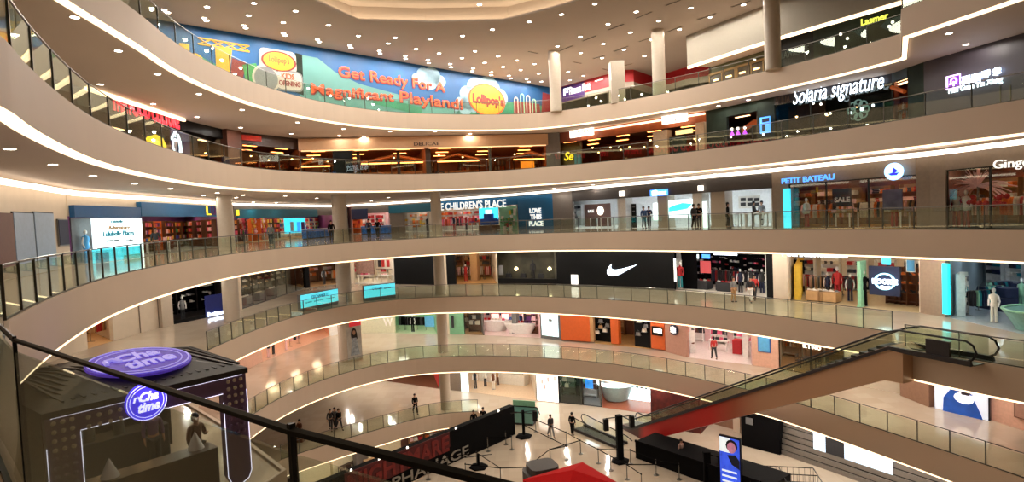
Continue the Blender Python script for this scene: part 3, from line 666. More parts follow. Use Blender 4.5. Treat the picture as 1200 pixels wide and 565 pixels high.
board(f, (766,238,771,258), 'screen_white', 'lit_strip', 'narrow lit white panel left of the grey pillar', 'panel', .3, .05)
sc = board(f, (784,234,812,255), 'screen_white', 'display_screen', 'large white screen with a blue wave in the electronics store', 'screen', .5, .08)
u0, u1, z0, z1 = f.rect(784, 238, 811, 248, .4); W = u1-u0; H = z1-z0
mk('print', MB().slabxz([(u0,z0+H*.05),(u0+W*.3,z0+H*.1),(u0+W*.8,z0+H*.3),(u1,z0+H*.85),(u0+W*.6,z1),(u0+W*.2,z0+H*.75),(u0,z0+H*.5)], .39, .41), 'screen_cyan', sc, Matrix())
board(f, (824,236,829,268), 'screen_white', 'lit_strip', 'narrow lit white panel right of the second white pillar', 'panel', .4, .05)
pc = board(f, (866,229.5,891,244), 'offwhite', 'picture_board', 'large pale picture board behind the seated people in the electronics store', 'picture', 5.0, .05)
for i in range(3):
    for j in range(2): board(f, (868+i*8,232+j*5.5,874+i*8,236+j*5.5), 'darkgrey', 'picture', None, None, 4.93, .02, parent=pc)
wallrow(f, 7, 'white', BOX, ['white','greyg','charcoal','offwhite'], ds, 1, 4, 4, 1.3)
HT = table_proto(2.4, .9, .95, 'display_table', 'white', 'white')
for x, v in ((706,1.4), (719,.4), (842,2.6), (862,1.2), (878,1.6), (896,.8), (745,3.5), (795,3.2)):
    u = f.on(x, 262, v)[0]; HT.put(f.at(u, v), 'long white display table in the '+ds, 'display tables of the '+ds)
    for i in range(4): mk('tablet', MB().rbox(-.1,.1,-.075,.075,0,.012,.01), 'nearblack', None, f.at(u-.85+.56*i, v, .955) @ Matrix.Rotation(.05, 4, 'X'), label='black tablet lying on a white table in the electronics store', cat='tablet', group='tablets on the white tables')
# clothes shop with boat logo
ds = "warm lit clothes shop with the round boat logo"
solid(3, 905, 924, 'mushroom'); f = room(3, 924, 1074, 2.65, 5, 'restwall', 'goldfloor', 'cream', lamp='panel_warm', desc=ds, glass=True); header(3, 924, 1074, 'mushroom', 2.65, fr=f); solid(3, 1074, 1090, 'mushroom')
g = FR(3, 905, 1000); letters(g, 'PETIT BATEAU', (916,206.5,978,213), 'sign_blue', -.12, label='blue lit store name PETIT BATEAU on the beige fascia', bold=.02)
g = FR(3, 1000, 1090); u, z = g.on(1048, 201, -.1)
e = empty('round_sign', g.at(u, -.1, z), 'round pale blue glowing logo with a small boat on the beige fascia', 'sign')
mk('disc', MB().lathe([(.43,0),(.43,.08)], 28), M('logo_disc', (150,205,255), emit=3, var=0), e, Matrix.Rotation(PI/2, 4, 'X')); mk('boat_mark', MB().slabxz([(-.25,-.1),(-.12,-.2),(.14,-.2),(.26,-.06),(.05,-.08),(.22,.0),(.0,.2),(-.05,-.06)], -.12, -.09), 'sign_deepblue', e, Matrix())
board(FR(3, 905, 940), (919.5,221,927,268), 'screen_cyan', 'lit_strip', 'tall turquoise lit panel at the left end of the boat logo shop', 'panel', -.1, .1)
wallrow(f, 5, 'wood', FOLD, ['red','tan','offwhite','orange','lightpink','charcoal'], ds, None, None, 5, 1.7)
for i in range(6): hang(f, 1.5+i*1.75, 2.0+(i % 2)*1.1, RND.uniform(-.2,.2), ['tan','orange','offwhite','charcoal','lightpink'], ds)
manns(f, [(1.2,.8), (6.4,.9), (9.3,.9)], ds, ['offwhite','red','tan'])
sp = board(f, (976,221,998,242), 'charcoal', 'window_poster', 'dark poster with white capitals hanging in the boat logo shop window', 'poster', .5, .05)
letters(f, 'SALE', (978,231,996,237), 'white', .42, bold=.02, parent=sp)
board(f, (1035,222,1058,246), M('slate', (92,92,108), .6, var=.3, scale=2), 'window_poster', 'large grey blue picture poster at the right of the boat logo shop window', 'poster', .5, .05)
tables(f, [(3.5,1.0), (7.6,1.0)], 'wood', FOLD, ['tan','offwhite','lightpink'], ds)
# brown shop at the right edge
ds = 'brown fashion shop at the right edge'
solid(3, 1090, 1108, 'mushroom'); f = room(3, 1108, 1290, 2.75, 5, 'restwall', 'greyg', 'cream', lamp='panel_warm', desc=ds, glass=True); header(3, 1108, 1290, 'mushroom', 2.75, fr=f)
letters(f, 'Gingersnaps', (1164,183,1262,197), 'sign_dim', -.1, label='thin pale store name beginning Ging at the right edge of the middle gallery')
fe = empty('feather_display', f.at(f.on(1146,215,1.0)[0], 1.0, 0), 'large spreading pink feather plume over red flowers in the brown shop window', 'display')
pl = MB(); rr = random.Random(9); zc = 1.9
for i in range(70):
    a = rr.uniform(-.25, PI+.25); L_ = rr.uniform(.9, 1.7); y = rr.uniform(-.4,.4); pts = [(0,0,zc)]
    for t in (.35,.7,1): pts.append((math.cos(a)*L_*t, y*t, zc+math.sin(a)*L_*t*.55-.5*t*t*(abs(math.cos(a))+.1)+.1*t))
    pl.tube(pts, .03, 4)
mk('plumes', pl, 'lightpink', fe); fl = MB()
for i in range(26): fl.ball(rr.uniform(-1.5,1.2), rr.uniform(-.3,.3), rr.uniform(1.0,1.5), .13, n=7, k=4)
mk('flowers', fl, 'red', fe); mk('stand', MB().lathe([(.3,0),(.06,.1),(.05,1.9)], 12), 'steel', fe)
wallrow(f, 5, 'wood', FOLD, ['tan','offwhite','orange','charcoal'], ds, None, None, 5, 1.5)
for i in range(5): hang(f, 3+i*1.6, 2.6, 0, ['orange','red','tan','offwhite'], ds)
manns(f, [(.9,.8), (4.6,.8), (6.8,.9)], ds, ['red','offwhite','tan'])
# bright strip over the shop fronts of the middle gallery
P = [WP(3, x) for x in (-40,80,258,275,392,413,457,508,607,648,671,905,924,1074,1090,1108,1290)]; cen = Vector((3, 26)); q = MB(); vs = []; fs = []
for p, b in zip(offset(P, -.50, cen), offset(P, -.36, cen)): vs += [(p.x, p.y, 3.46), (p.x, p.y, 3.68), (b.x, b.y, 3.68), (b.x, b.y, 3.46)]
vs[:4] = [(WP(3,-40).x+.5, WP(3,-40).y, z) for z in (3.46,3.68,3.68,3.46)]; vs[-4:] = [(WP(3,1290).x-.5, WP(3,1290).y, z) for z in (3.46,3.68,3.68,3.46)]
for i in range(len(P)-1):
    for k in range(4): fs.append((4*i+k, 4*i+(k+1) % 4, 4*i+4+(k+1) % 4, 4*i+4+k))
mk('cove_light', q.add(vs, fs), 'cove_white', label='bright white light band above the shop fronts of the middle gallery', cat='light')
M('screen_aqua', (88,214,232), emit=1.05, var=.05); M('screen_rose', (255,214,206), emit=1.2, var=.05); M('brownwall2', (150,112,88), .6)
# ---- gallery of the black sports store -----------------------------
solid(2, 20, 100, 'cream'); ds = 'small brown shop left of the cream wall'
f = room(2, 100, 131, 2.9, 4, 'cream', 'tan', desc=ds); header(2, 100, 131, 'cream', 2.9, fr=f)
wallrow(f, 4, 'brown', BAG, ['brown','tan','print_red'], ds, None, None, 3, 1.8); hang(f, 1.6, 1.4, 0, ['brown','tan','red'], ds)
f = FR(2, 131, 184); solid(2, 131, 184, 'cream', fr=f); board(f, (163,352,164,395), 'mushroom', 'wall_joint', 'thin vertical joint strip in the cream wall above the tea kiosk', 'trim', -.02, .02)
solid(2, 184, 197, 'column', off=-.3)
ds = 'dark shop with the blue glowing sign'
f = room(2, 197, 265, 3.4, 4.5, 'darkgrey', 'charcoal', 'charcoal', lamp='panel_low', desc=ds); header(2, 197, 265, 'darkgrey', 3.4, fr=f)
struct('wall_plinth', MB().box(0, f.w, -.05, .1, 0, .25), 'nearblack', f.mw)
wallrow(f, 4.5, 'matte_black', SHOE, ['greyg','white','charcoal','offwhite'], ds, None, None, 4, 1.4)
manns(f, [(1.2,.8), (3.5,1.0), (5.0,.9)], ds, ['greyg','charcoal'])
e = board(f, (240,345,265,372), M('deepblue', (14,28,96), .5, emit=.15), 'logo_board', 'dark blue panel behind the glowing white sign of the dark shop', 'sign', -.06, .05)
letters(f, 'Rockport', (243.5,364.5,263,371), 'sign_white', -.2, label='glowing blurred white store name low on the dark blue panel', bold=.06)
solid(2, 265, 281, 'cream', off=-.1)
ds = 'glass fronted shoe shop right of the cream pilaster'
f = room(2, 281, 357, 3.3, 4.5, 'brown', 'greyg', 'greyg', lamp='panel_low', desc=ds, glass=True); header(2, 281, 357, 'darkgrey', 3.3, fr=f)
wallrow(f, 4.5, 'matte_black', SHOE, ['white','offwhite','tan'], ds, None, None, 4, 1.6); tables(f, [(1.5,1.0), (4.0,1.0), (7,1.2)], 'greyg', SHOE, ['white','offwhite'], ds, PLINTH)
solid(2, 357, 362, 'matte_black'); ds = 'dim clothes shop behind the aqua light box'
f = room(2, 362, 398, 3.3, 5, 'brown', 'tan', 'charcoal', lamp='panel_low', desc=ds); header(2, 362, 398, 'darkgrey', 3.3, fr=f)
wallrow(f, 5, 'wood', FOLD, ['tan','orange','offwhite','lightpink'], ds, None, None, 4, 1.8); manns(f, [(1.6,.7)], ds, ['charcoal']); hang(f, 3.2, 1.6, 0, ['tan','charcoal','orange'], ds)
solid(2, 398, 414, 'cream'); ds = 'pink and white shop right of the second column'
f = room(2, 414, 462, 3.4, 5, 'offwhite', 'white', lamp='panel_warm', desc=ds); header(2, 414, 462, 'cream', 3.4, fr=f)
board(f, (418,302,438,321), M('dustypink', (170,134,122), .7, var=.2), 'framed_picture', 'large framed dusty pink picture in the pink and white shop', 'picture', 1.0, .05, frame='brown')
board(f, (441,302,460,315), 'offwhite', 'framed_picture', 'framed picture with black and red figures in the pink and white shop', 'picture', 1.5, .05, frame='charcoal')
for x, m in ((443,'charcoal'), (447,'print_red'), (453,'red')): board(f, (x,305,x+3.5,313), m, 'picture_figure', 'small dark or red painted figure in the right framed picture', 'print', 1.42, .01, group='figures in the right framed picture')
wallrow(f, 5, 'white', BAG, ['lightpink','red','offwhite','pink'], ds, None, None, 5, 1.6); tables(f, [(1.8,1.0), (4.2,.9)], 'white', FOLD, ['lightpink','pink','red','offwhite'], ds)
f = FR(2, 462, 508); solid(2, 462, 508, 'nearblack', 0, 3.4, fr=f); solid(2, 462, 508, 'cream', 3.4, 3.85, fr=f)
ds = 'golden lit fashion shop right of the third column'
solid(2, 508, 523, 'cream'); solid(2, 523, 533, 'nearblack', 0, 3.5); f = room(2, 533, 583, 3.3, 7, 'cream', 'goldfloor', lamp='panel_warm', desc=ds); header(2, 523, 583, 'nearblack', 3.3)
wallrow(f, 7, 'wood', BAG, ['brown','tan','red','charcoal'], ds, None, None, 5, 1.6); pillar(f, 548, 556, 3, 'tan', 'tan square pillar inside the golden lit fashion shop')
for i in range(4): hang(f, 1+i*1.5, 4.2, .2, ['charcoal','lightpink','red','offwhite'], ds)
manns(f, [(1.3,2.6), (5.6,2.4), (4.4,3.0)], ds, ['charcoal','offwhite','red'])
ds = 'dark olive display windows left of the black sports wall'
f = room(2, 583, 652, 3.2, 2.0, M('oliveback', (84,80,64), .6, var=.5, scale=.8), 'charcoal', 'charcoal', lamp=None, desc=ds); header(2, 583, 652, 'nearblack', 3.2, fr=f)
struct('wall_plinth', MB().box(0, f.w, -.05, .2, 0, .55), 'nearblack', f.mw)
for x in (605, 644): 
    u, z = f.on(x, 315, 1.0); mk('glow_lamp', MB().ball(0,0,0,.17), M('glow_warm', (255,236,180), emit=9, var=0), None, f.at(u, 1.0, z), smooth=True, label='glowing round lamp in the dark olive display window, %s' % ('left' if x < 620 else 'right'), cat='lamp')
board(f, (585,311,590,322), 'greyg', 'notice_board', 'small pale notice in the left of the dark olive window', 'notice', .1, .03)
u = f.on(624, 318, 1.0)[0]; MANN.put(f.at(u, 1.1, .3, 0, 1.1), 'dark seated looking mannequin in the middle of the olive window', None, {'torso': 'charcoal', 'legs': 'charcoal', 'arm': 'charcoal', 'head': 'charcoal'})
for x in (596, 634, 613): 
    u = f.on(x, 318, .8)[0]; BAG.put(f.at(u, .8, .55, 0, 2), 'dark bag standing in the olive display window', 'bags in the olive window', {'bag': 'charcoal'})
f = FR(2, 652, 790); solid(2, 652, 790, 'nearblack', 0, 3.85, fr=f)
# curved tick mark
u0, u1, z0, z1 = f.rect(711.5, 309.5, 747, 324, -.1); W = u1-u0; H = z1-z0
def qb(a, b, c, n=12): return [tuple((1-t)**2*a[i]+2*t*(1-t)*b[i]+t*t*c[i] for i in (0, 1)) for t in [k/n for k in range(n+1)]]
tick = [(1,.98)]+qb((1,.98), (.42,.52), (.25,.52), 8)[1:]+qb((.25,.52), (.12,.52), (.13,.78), 8)[1:]+qb((.13,.78), (.14,.92), (.155,.99), 4)[1:]+qb((.155,.99), (.0,.6), (.0,.32), 8)[1:]+qb((.0,.32), (.0,.02), (.15,.02), 8)[1:]+qb((.15,.02), (.25,.02), (.42,.16), 6)[1:]
mk('tick_logo', MB().slabxz([(u0+W*x, z0+H*z) for x, z in tick][::-1], -.14, -.06), 'sign_white', None, f.mw, label='large glowing white curved tick logo on the long black wall', cat='sign')
board(f, (669.5,322,677.5,334), 'sign_dim', 'small_sign', 'small white notice plate at the left foot of the long black wall', 'sign', -.15, .04)
mk('wall_skirting', MB().box(0, f.w, -.12, 0, 0, .12), 'steel', None, f.mw, label='thin pale skirting line along the foot of the long black wall', cat='skirting')
ds = 'open sports store right of the long black wall'
f = room(2, 790, 898, 3.3, 8, 'white', 'offwhite', 'charcoal', lamp='panel_white', desc=ds); header(2, 790, 898, 'nearblack', 3.3, fr=f)
solid(2, 790, 808, 'matte_black', 0, 3.3, .1, off=1.2, fr=FR(2, 790, 808))
board(f, (790,303,792.5,330), 'sign_dim', 'banner', 'narrow white vertical banner at the right end of the black wall', 'banner', -.15, .04)
u = f.on(797, 322, .4)[0]; MANN.put(f.at(u, .4, .2, .2, 1.15), 'mannequin in a bright red top beside the narrow white banner', None, {'torso': 'red', 'arm': 'red', 'legs': 'teal'})
board(f, (837,297.3,864,299), 'sign_white', 'lit_strip', 'white lit strip over the entrance of the open sports store', 'panel', -.1, .05)
for x, m in ((810,'screen_white'), (823,'sign_blue')): board(f, (x,298,x+9,303), m, 'light_board', 'small lit header panel inside the sports store, %s' % ('left' if x < 815 else 'right'), 'panel', 1.5, .05)
board(f, (821,306,833,320), M('posterred', (226,96,96), emit=.5), 'wall_poster', 'pinkish red sports poster on the left of the open sports store', 'poster', 3, .05)
for i in range(7): stock(f, .5, 1.6+i*1.0 if i < 6 else 7, PI/2-math.atan(f.sl), 'white', SHOE, ['charcoal','red','white','greyg','navy'], ds, 5, 1.1)
wallrow(f, 8, 'matte_black', SHOE, ['white','red','greyg','offwhite','pink'], ds, None, None, 5, 1.2)
for i in range(6): stock(f, 2.4+i*1.4, 5.2-(i % 2)*.8, -.3, 'matte_black', SHOE, ['white','red','greyg','offwhite','navy','pink'], ds, 5, 1.2)
for i in range(4): hang(f, 4+i*1.4, 3.4, .3, ['charcoal','navy','red','charcoal'], ds)
manns(f, [(5.6,1.6), (7.2,2.2), (6.4,2.6)], ds, ['charcoal','navy']); tables(f, [(2.6,1.8), (4.4,1.6)], 'charcoal', SHOE, ['white','greyg','red'], ds, PLINTH)
solid(2, 898, 908, 'nearblack', 0, 3.6, .4); header(2, 898, 908, 'cream', 3.6); solid(2, 908, 925, 'cream', off=-.2)
ds = 'bright shoe and sports shop with yellow lit shelves'
f = room(2, 925, 1078, 3.35, 7, 'cream', M('shinycream', (220,200,160), .12), 'cream', lamp='panel_warm', desc=ds); header(2, 925, 1078, 'mushroom', 3.35, fr=f)
letters(f, 'PLANET SPORTS WAREHOUSE', (917,297,993,301.5), 'sign_white', -.15, label='long glowing white store name line above the yellow lit shelves', bold=.03)
for i in range(4): stock(f, .5, 1.2+i*1.35, PI/2-math.atan(f.sl), 'yellow', SHOE, ['yellow','white','tan','offwhite'], ds, 5, 1.1)
wallrow(f, 7, 'white', FOLD, ['red','charcoal','lightpink','offwhite','red','navy'], ds, None, None, 5, 1.5)
for x, v, p in ((944,4,['red','lightpink']), (956,3,['charcoal','tan']), (972,3.6,['charcoal','greyg']), (984,3,['red','offwhite','charcoal']), (1000,4.2,['charcoal','red'])): hang(f, f.on(x,330,v)[0], v, RND.uniform(-.5,.5), p, ds)
u = f.on(981, 322, 1.8)[0]; MANN.put(f.at(u, 1.8, .1, .2, 1.2), 'tall mannequin all in red in the shop with yellow shelves', None, {'torso': 'red', 'arm': 'red', 'legs': 'red'})
manns(f, [(f.on(970,330,2.2)[0],2.2), (f.on(996,330,2.0)[0],2.0)], ds, ['charcoal','navy'])
tables(f, [(f.on(958,345,.9)[0],.9), (f.on(972,347,.9)[0],.9)], 'tan', SHOE, ['white','offwhite','greyg'], ds, PLINTH)
pillar(f, 1003, 1007, 0, 'mint', 'narrow greenish glass edged pillar beside the dark mannequin')
u = f.on(1012, 340, .5)[0]; MANN.put(f.at(u, .5, 0, 0, 1.25), 'tall mannequin in a black coat left of the round glowing logo', None, {'torso': 'matte_black', 'legs': 'matte_black', 'arm': 'matte_black'})
e = board(f, (1020,312,1056,346), 'navy', 'logo_wall', 'navy display wall behind the round glowing logo', 'display', .6, .2)
u, z = f.on(1037, 330, .3); ls = empty('round_logo', f.at(u, .3, z), 'round glowing white logo with a word across it on the navy display wall', 'sign')
mk('ring', MB().lathe([(.42,0),(.50,0),(.50,.06),(.42,.06)], 32), M('logo_cyan', (170,235,250), emit=3, var=0), ls, Matrix.Rotation(PI/2, 4, 'X') @ Matrix.Diagonal((1.15, 1, 1, 1)))
me = text_mesh('ROOKIE', .03, .05).copy(); me.transform(Matrix.Translation((-.68,-.02,-.16)) @ Matrix.Diagonal((1.36,1,.32,1))); mk('lettering', me, 'sign_white', ls)
mk('lower_badge', MB().slabxz([(-.25,-.3),(0,-.48),(.3,-.3),(.2,-.24),(0,-.3),(-.2,-.24)], -.04, .02), 'sign_white', ls)
board(f, (1034,303,1044,310), 'screen_cyan', 'light_board', 'small turquoise lit panel above the navy display wall', 'panel', .55, .05)
for x in (1052, 1063, 1070): stock(f, f.on(x,340,2.4)[0], 2.4, -.2, 'brown', SHOE, ['brown','charcoal','tan','orange'], ds, 5, 1.2)
board(f, (1063,305,1072,318), 'skyblue', 'wall_poster', 'pale blue framed poster at the right of the shop with yellow shelves', 'poster', 2.0, .05, frame='white')
f = FR(2, 1078, 1108); solid(2, 1078, 1108, M('taupe', (150,126,106), .6), fr=f)
board(FR(2, 1100, 1113), (1107,309,1113.5,368), M('strip_cyan', (30,205,215), emit=2, var=0), 'lit_strip', 'tall narrow turquoise lit strip left of the blue floored shop', 'panel', -.1, .15)
ds = 'blue tinted shop above the escalator top'
a = WP(2, 1112); b = WP(2, 1290); f = Frame(a, b, -5)
room(2, 0, 0, 3.3, 12, M('coolwall', (150,165,170), .5), M('coolfloor', (170,178,182), .15), 'greyg', lamp='panel_cold', desc=ds, fr=f); header(2, 0, 0, 'nearblack', 3.45, fr=f)
for i in range(3): hang(f, 1.6+i*.2, 2+i*1.6, PI/2, ['teal','mint','charcoal','navy'], ds)
stock(f, .6, 1.2, PI/2-math.atan(f.sl), 'white', FOLD, ['offwhite','teal','greyg'], ds, 4, 1.4)
for x, y, v in ((1168,352,4), (1180,345,6)): mk('storage_cube', MB().rbox(-.9,.9,-.5,.5,0,.75,.06).rbox(-.5,.9,-.3,.5,.78,1.3,.06), 'navy', None, f.at(f.on(x, y, v)[0], v), label='dark blue upholstered block in the blue tinted shop, %s' % ('nearer' if v == 4 else 'farther'), cat='seat')
tables(f, [(5.5,8), (7,9)], 'white', FOLD, ['charcoal','offwhite','teal'], ds); wallrow(f, 12, 'white', FOLD, ['teal','navy','offwhite','charcoal'], ds, None, None, 4, 1.6)
hang(f, 4.2, 8.6, 0, ['charcoal','charcoal','navy'], ds); manns(f, [(2.6,1.0), (3.2,5.0)], ds, ['mint','offwhite'])
cr = empty('curved_counter', f.at(f.on(1222, 345, 1.5)[0], 1.5, 0), 'pale green curved glass edged counter at the right frame edge', 'counter')
mk('body', MB().lathe([(1.0,0),(1.2,.4),(1.5,.9),(1.45,.95),(.9,.95)], 28), M('greenglass', (120,170,160), .15), cr, smooth=True); mk('top_ring', MB().lathe([(1.42,.96),(1.56,.96),(1.56,1.02),(1.42,1.02)], 28), 'mint', cr)
# aqua light boxes behind the railing
def ebox(x0, y0, x1, y1, z, m, label, texts=(), h=None, th=.35):
    p0 = U(x0, y0, z); p1 = U(x1, y1, z); f = Frame((p0.x, p0.y), (p1.x, p1.y), z); hh = h or 1.05
    e = empty('light_box', f.at(0, 0), label, 'light box'); mk('screen', MB().box(.04, f.w-.04, -.02, .04, .28, hh), m, e); mk('cabinet', MB().rbox(0, f.w, .04, th, .0, hh+.04, .03).box(0, f.w, -.03, .04, .2, .28).box(0, f.w, -.03, .04, hh, hh+.05), 'greyg', e)
    for t, a, b, c, d in texts:
        me = text_mesh(t, .01, .02).copy(); me.transform(Matrix.Translation((f.w*a, -.035, .28+(hh-.28)*c)) @ Matrix.Diagonal((f.w*(b-a), 1, (hh-.28)*(d-c), 1))); mk('lettering', me, 'print_teal', e)
    return f
ebox(353, 366, 397, 356.5, -5, 'screen_aqua', 'long aqua light box counter behind the railing left of the second column', (('EXCHANGE IT', .28, .72, .6, .85), ('gift your own', .1, .9, .3, .42)), 1.25)
ebox(427, 353.5, 464, 349, -5, 'screen_aqua', 'shorter aqua light box counter behind the railing right of the second column', (('GALLERY', .25, .6, .6, .8), ('open now', .62, .85, .55, .7)), 1.25)
# ---- gallery of the orange shop -----------------------------------
M('pinkwall', (226,176,152), .6); M('orangewall', (206,92,34), .5, var=.05)
solid(1, 120, 306, 'pinkwall'); ds = 'pale pink shop left of the woman poster'
f = room(1, 306, 385, 3.2, 4, 'pinkwall', M('pinkfloor', (224,186,166), .15), lamp='panel_warm', desc=ds); header(1, 306, 385, 'pinkwall', 3.2, fr=f)
manns(f, [(1.0,.5), (1.8,.8), (3.6,.7)], ds, ['charcoal','brown','lightpink']); hang(f, 5, 1.2, 0, ['brown','charcoal','lightpink'], ds)
f = FR(1, 385, 408); solid(1, 385, 408, 'white', 0, 3.6, fr=f); header(1, 385, 408, 'cream', 3.6, fr=f)
f = FR(1, 408, 462); solid(1, 408, 462, M('celadon', (206,206,178), .5), fr=f)
letters(f, 'W', (449,373,460,382), 'white', -.06, label='pale capital letter W high on the celadon wall', bold=.02)
p0 = U(407.5, 425, -10); p1 = U(425, 421, -10); g = Frame((p0.x, p0.y), (p1.x, p1.y), -10)
e = empty('poster_column', g.at(0, 0), 'square pillar wrapped with a poster of a dark haired woman under a red square', 'pillar'); W = g.w
mk('pillar_core', MB().box(0, W, 0, W, 0, 3.8), 'column', e); mk('poster', MB().box(.05, W-.05, -.03, 0, .15, 2.9), M('posterpale', (186,184,178), .5, var=.15, scale=3), e)
mk('red_square', MB().box(.3, W-.02, -.05, -.03, 2.9, 3.75), M('poster_red', (240,60,72), emit=.25, var=0), e)
mk('hair', MB().slabxz([(.45,1.9),(.4,2.3),(.5,2.65),(.68,2.78),(.86,2.65),(.95,2.3),(1.0,1.8),(.85,1.9),(.6,1.95)], -.06, -.04), 'hair', e)
mk('face', MB().slabxz([(.68+.13*math.cos(t*PI/6), 2.38+.19*math.sin(t*PI/6)) for t in range(12)][::-1], -.08, -.06), 'skin', e)
mk('dress', MB().slabxz([(.5,1.95),(.9,1.95),(1.0,1.2),(1.15,.5),(.3,.5),(.4,1.2)], -.06, -.04), M('paledress', (150,160,170), .6, var=.4, scale=6), e)
ds = 'green walled fashion shop beside the second column'
f = room(1, 462, 512, 3.3, 4, M('jadewall', (120,176,138), .5), M('jadefloor', (196,206,170), .15), lamp='panel_white', desc=ds); header(1, 462, 512, 'mint', 3.3, fr=f)
for x in (475, 482, 492): hang(f, f.on(x,385,1.8)[0], 1.8, .1, ['matte_black','charcoal','matte_black'], ds)
board(f, (498,371,509,383), 'skyblue', 'wall_poster', 'pale blue poster in the green walled shop left of the column', 'poster', 1.5, .05); manns(f, [(f.on(484,388,.8)[0],.8)], ds, ['matte_black'])
solid(1, 512, 526, 'cream'); f = FR(1, 526, 543); solid(1, 526, 543, 'jadewall', fr=f); board(f, (529,370,532,384), 'charcoal', 'wall_poster', 'narrow dark poster on the green wall right of the column', 'poster')
ds = 'brown framed shelves shop left of the pink store'
f = room(1, 543, 566, 3.4, 3, 'greyg', 'tan', lamp='panel_warm', desc=ds, glass=True); header(1, 543, 566, 'darkgrey', 3.4, fr=f); wallrow(f, 3, 'brown', BAG, ['charcoal','tan','offwhite'], ds, .8, None, 4, 1.6); stock(f, 1.4, 1.4, 0, 'brown', BOX, ['offwhite','charcoal'], ds, 4, 1.6)
ds = 'wide pink store left of the lit white panel'
f = room(1, 566, 633, 3.5, 7, M('rosewall', (230,190,190), .5), M('rosefloor', (236,206,200), .12), lamp='panel_white', desc=ds); header(1, 566, 633, 'cream', 3.5, fr=f)
wallrow(f, 7, 'white', FOLD, ['lightpink','red','navy','offwhite'], ds, None, None, 5, 1.6)
for x, m in ((576,'lightpink'), (588,'lightpink'), (612,'lightpink')): board(f, (x,368,x+9,376), 'screen_rose', 'light_board', 'pale pink lit picture on the back wall of the wide pink store', 'panel', 5.5, .05, frame='print_red', group='lit pictures in the wide pink store')
for x in (603, 606): hang(f, f.on(x,382,3)[0], 3, 1.2, ['blue','navy','skyblue'], ds)
for x, v in ((580,2.4), (610,1.6)):
    u = f.on(x, 388, v)[0]; e = empty('curved_display', f.at(u, v), 'low curved white display island in the wide pink store, %s' % ('left' if x < 600 else 'right'), 'display')
    mk('body', MB().lathe([(.9,0),(1.15,.6),(1.3,1.0),(1.25,1.05),(.5,1.05)], 24), 'white', e, Matrix.Diagonal((1.3,.7,1,1)), True)
    for i in range(6): BAG.put(f.at(u-1+.4*i, v, 1.05), 'bag on a curved island in the wide pink store', 'bags on the curved islands', {'bag': RND.choice(['red','pink','offwhite','purple'])})
pillar(f, 594, 599, 1, 'greyg', 'grey square pillar in the middle of the wide pink store'); stock(f, f.on(622,385,1.6)[0], 1.6, 0, 'brown', BAG, ['purple','navy','lightpink'], ds, 4, 1.6)
f = FR(1, 633, 657); solid(1, 633, 657, 'greyg', fr=f); e = board(f, (635.5,367,654.5,393.5), M('lb_white', (222,250,255), emit=1.4, var=0), 'poster_lightbox', 'tall lit white panel with a tiny grey mark beside the orange wall', 'light box', -.1, .1, frame='greyg')
board(f, (643,374,647,377), 'greyg', 'small_mark', 'tiny grey mark near the top of the tall lit white panel', 'print', -.2, .02)
f = FR(1, 657, 691); solid(1, 657, 691, 'orangewall', .12, 3.85, .4, fr=f, off=-.1); solid(1, 691, 695, 'tan', .12, 3.85, .4)
ds = 'orange fronted bag shop'
f = room(1, 695, 763, 3.5, 4.5, 'brown', 'goldfloor', 'brown', lamp='panel_low', desc=ds); header(1, 695, 763, 'orangewall', 3.5, fr=f)
solid(1, 716, 725, 'orangewall', .12, 3.85, .5, off=-.12, fr=FR(1, 716, 725)); solid(1, 741, 763, 'nearblack', 0, 3.5, .2, off=.3, fr=FR(1, 741, 763))
board(f, (695.5,369,716,402), 'nearblack', 'black_board', 'black backing of the left window of the orange fronted shop', 'panel', 1.0, .05)
for x, y, m in ((704,378,'greyg'), (700,391,'offwhite'), (709,389,'offwhite'), (704,385,'tan'), (712,383,'greyg'), (755,389,'offwhite'), (748,393,'greyg'), (757,384,'greyg'), (749,378,'offwhite')):
    v = .5 if x < 720 else .12; u, z = f.on(x, y, v)
    e = BAG.put(f.at(u, v, z, 0, 1.3), 'small pale bag in the %s window of the orange fronted shop' % ('left' if x < 720 else 'right'), 'bags in the %s window of the orange shop' % ('left' if x < 720 else 'right'), {'bag': m})
    mk('bag_shelf', MB().box(-.25, .25, -.1, .15, -.03, 0), 'steel', None, f.at(u, v, z), label='short steel shelf under a bag in the orange fronted shop', cat='shelf', group='short bag shelves of the orange shop')
wallrow(f, 4.5, 'wood', BAG, ['brown','orange','tan'], ds, 2.6, 4.6, 3, 1.4)
f = FR(1, 763, 779); solid(1, 763, 779, 'orangewall', .12, 3.85, .4, off=-.05, fr=f)
e = board(f, (764.5,383,776.5,393), 'nearblack', 'hanging_sign', 'black edged white lit sign on the narrow orange wall', 'sign', -.1, .12); board(f, (766,385.5,775.5,390), 'sign_warm', 'lettering', None, None, -.23, .02, parent=e)
f = FR(1, 779, 804); solid(1, 779, 804, M('clay', (176,130,112), .6), fr=f); u, z = f.on(790, 386.5, -.1)
e = empty('round_sign', f.at(u, -.1, z), 'round white and blue sign with crossed bars on the clay coloured wall', 'sign')
mk('disc', MB().lathe([(.42,0),(.42,.1)], 24), 'navy', e, Matrix.Rotation(PI/2, 4, 'X')); mk('crossed_bars', MB().box(-.3,.3,-.13,-.1,-.05,.05).box(-.05,.05,-.13,-.1,-.3,.3).box(-.3,-.08,-.12,-.1,.09,.22).box(.08,.3,-.12,-.1,.09,.22).box(-.3,-.08,-.12,-.1,-.22,-.09).box(.08,.3,-.12,-.1,-.22,-.09), 'sign_dim', e)
ds = 'pink and white open shop where a person walks'
f = room(1, 804, 881, 3.3, 6, 'rosewall', M('whitefloor', (236,224,218), .12), lamp='panel_white', desc=ds, nl=3); header(1, 804, 881, 'clay', 3.3, fr=f)
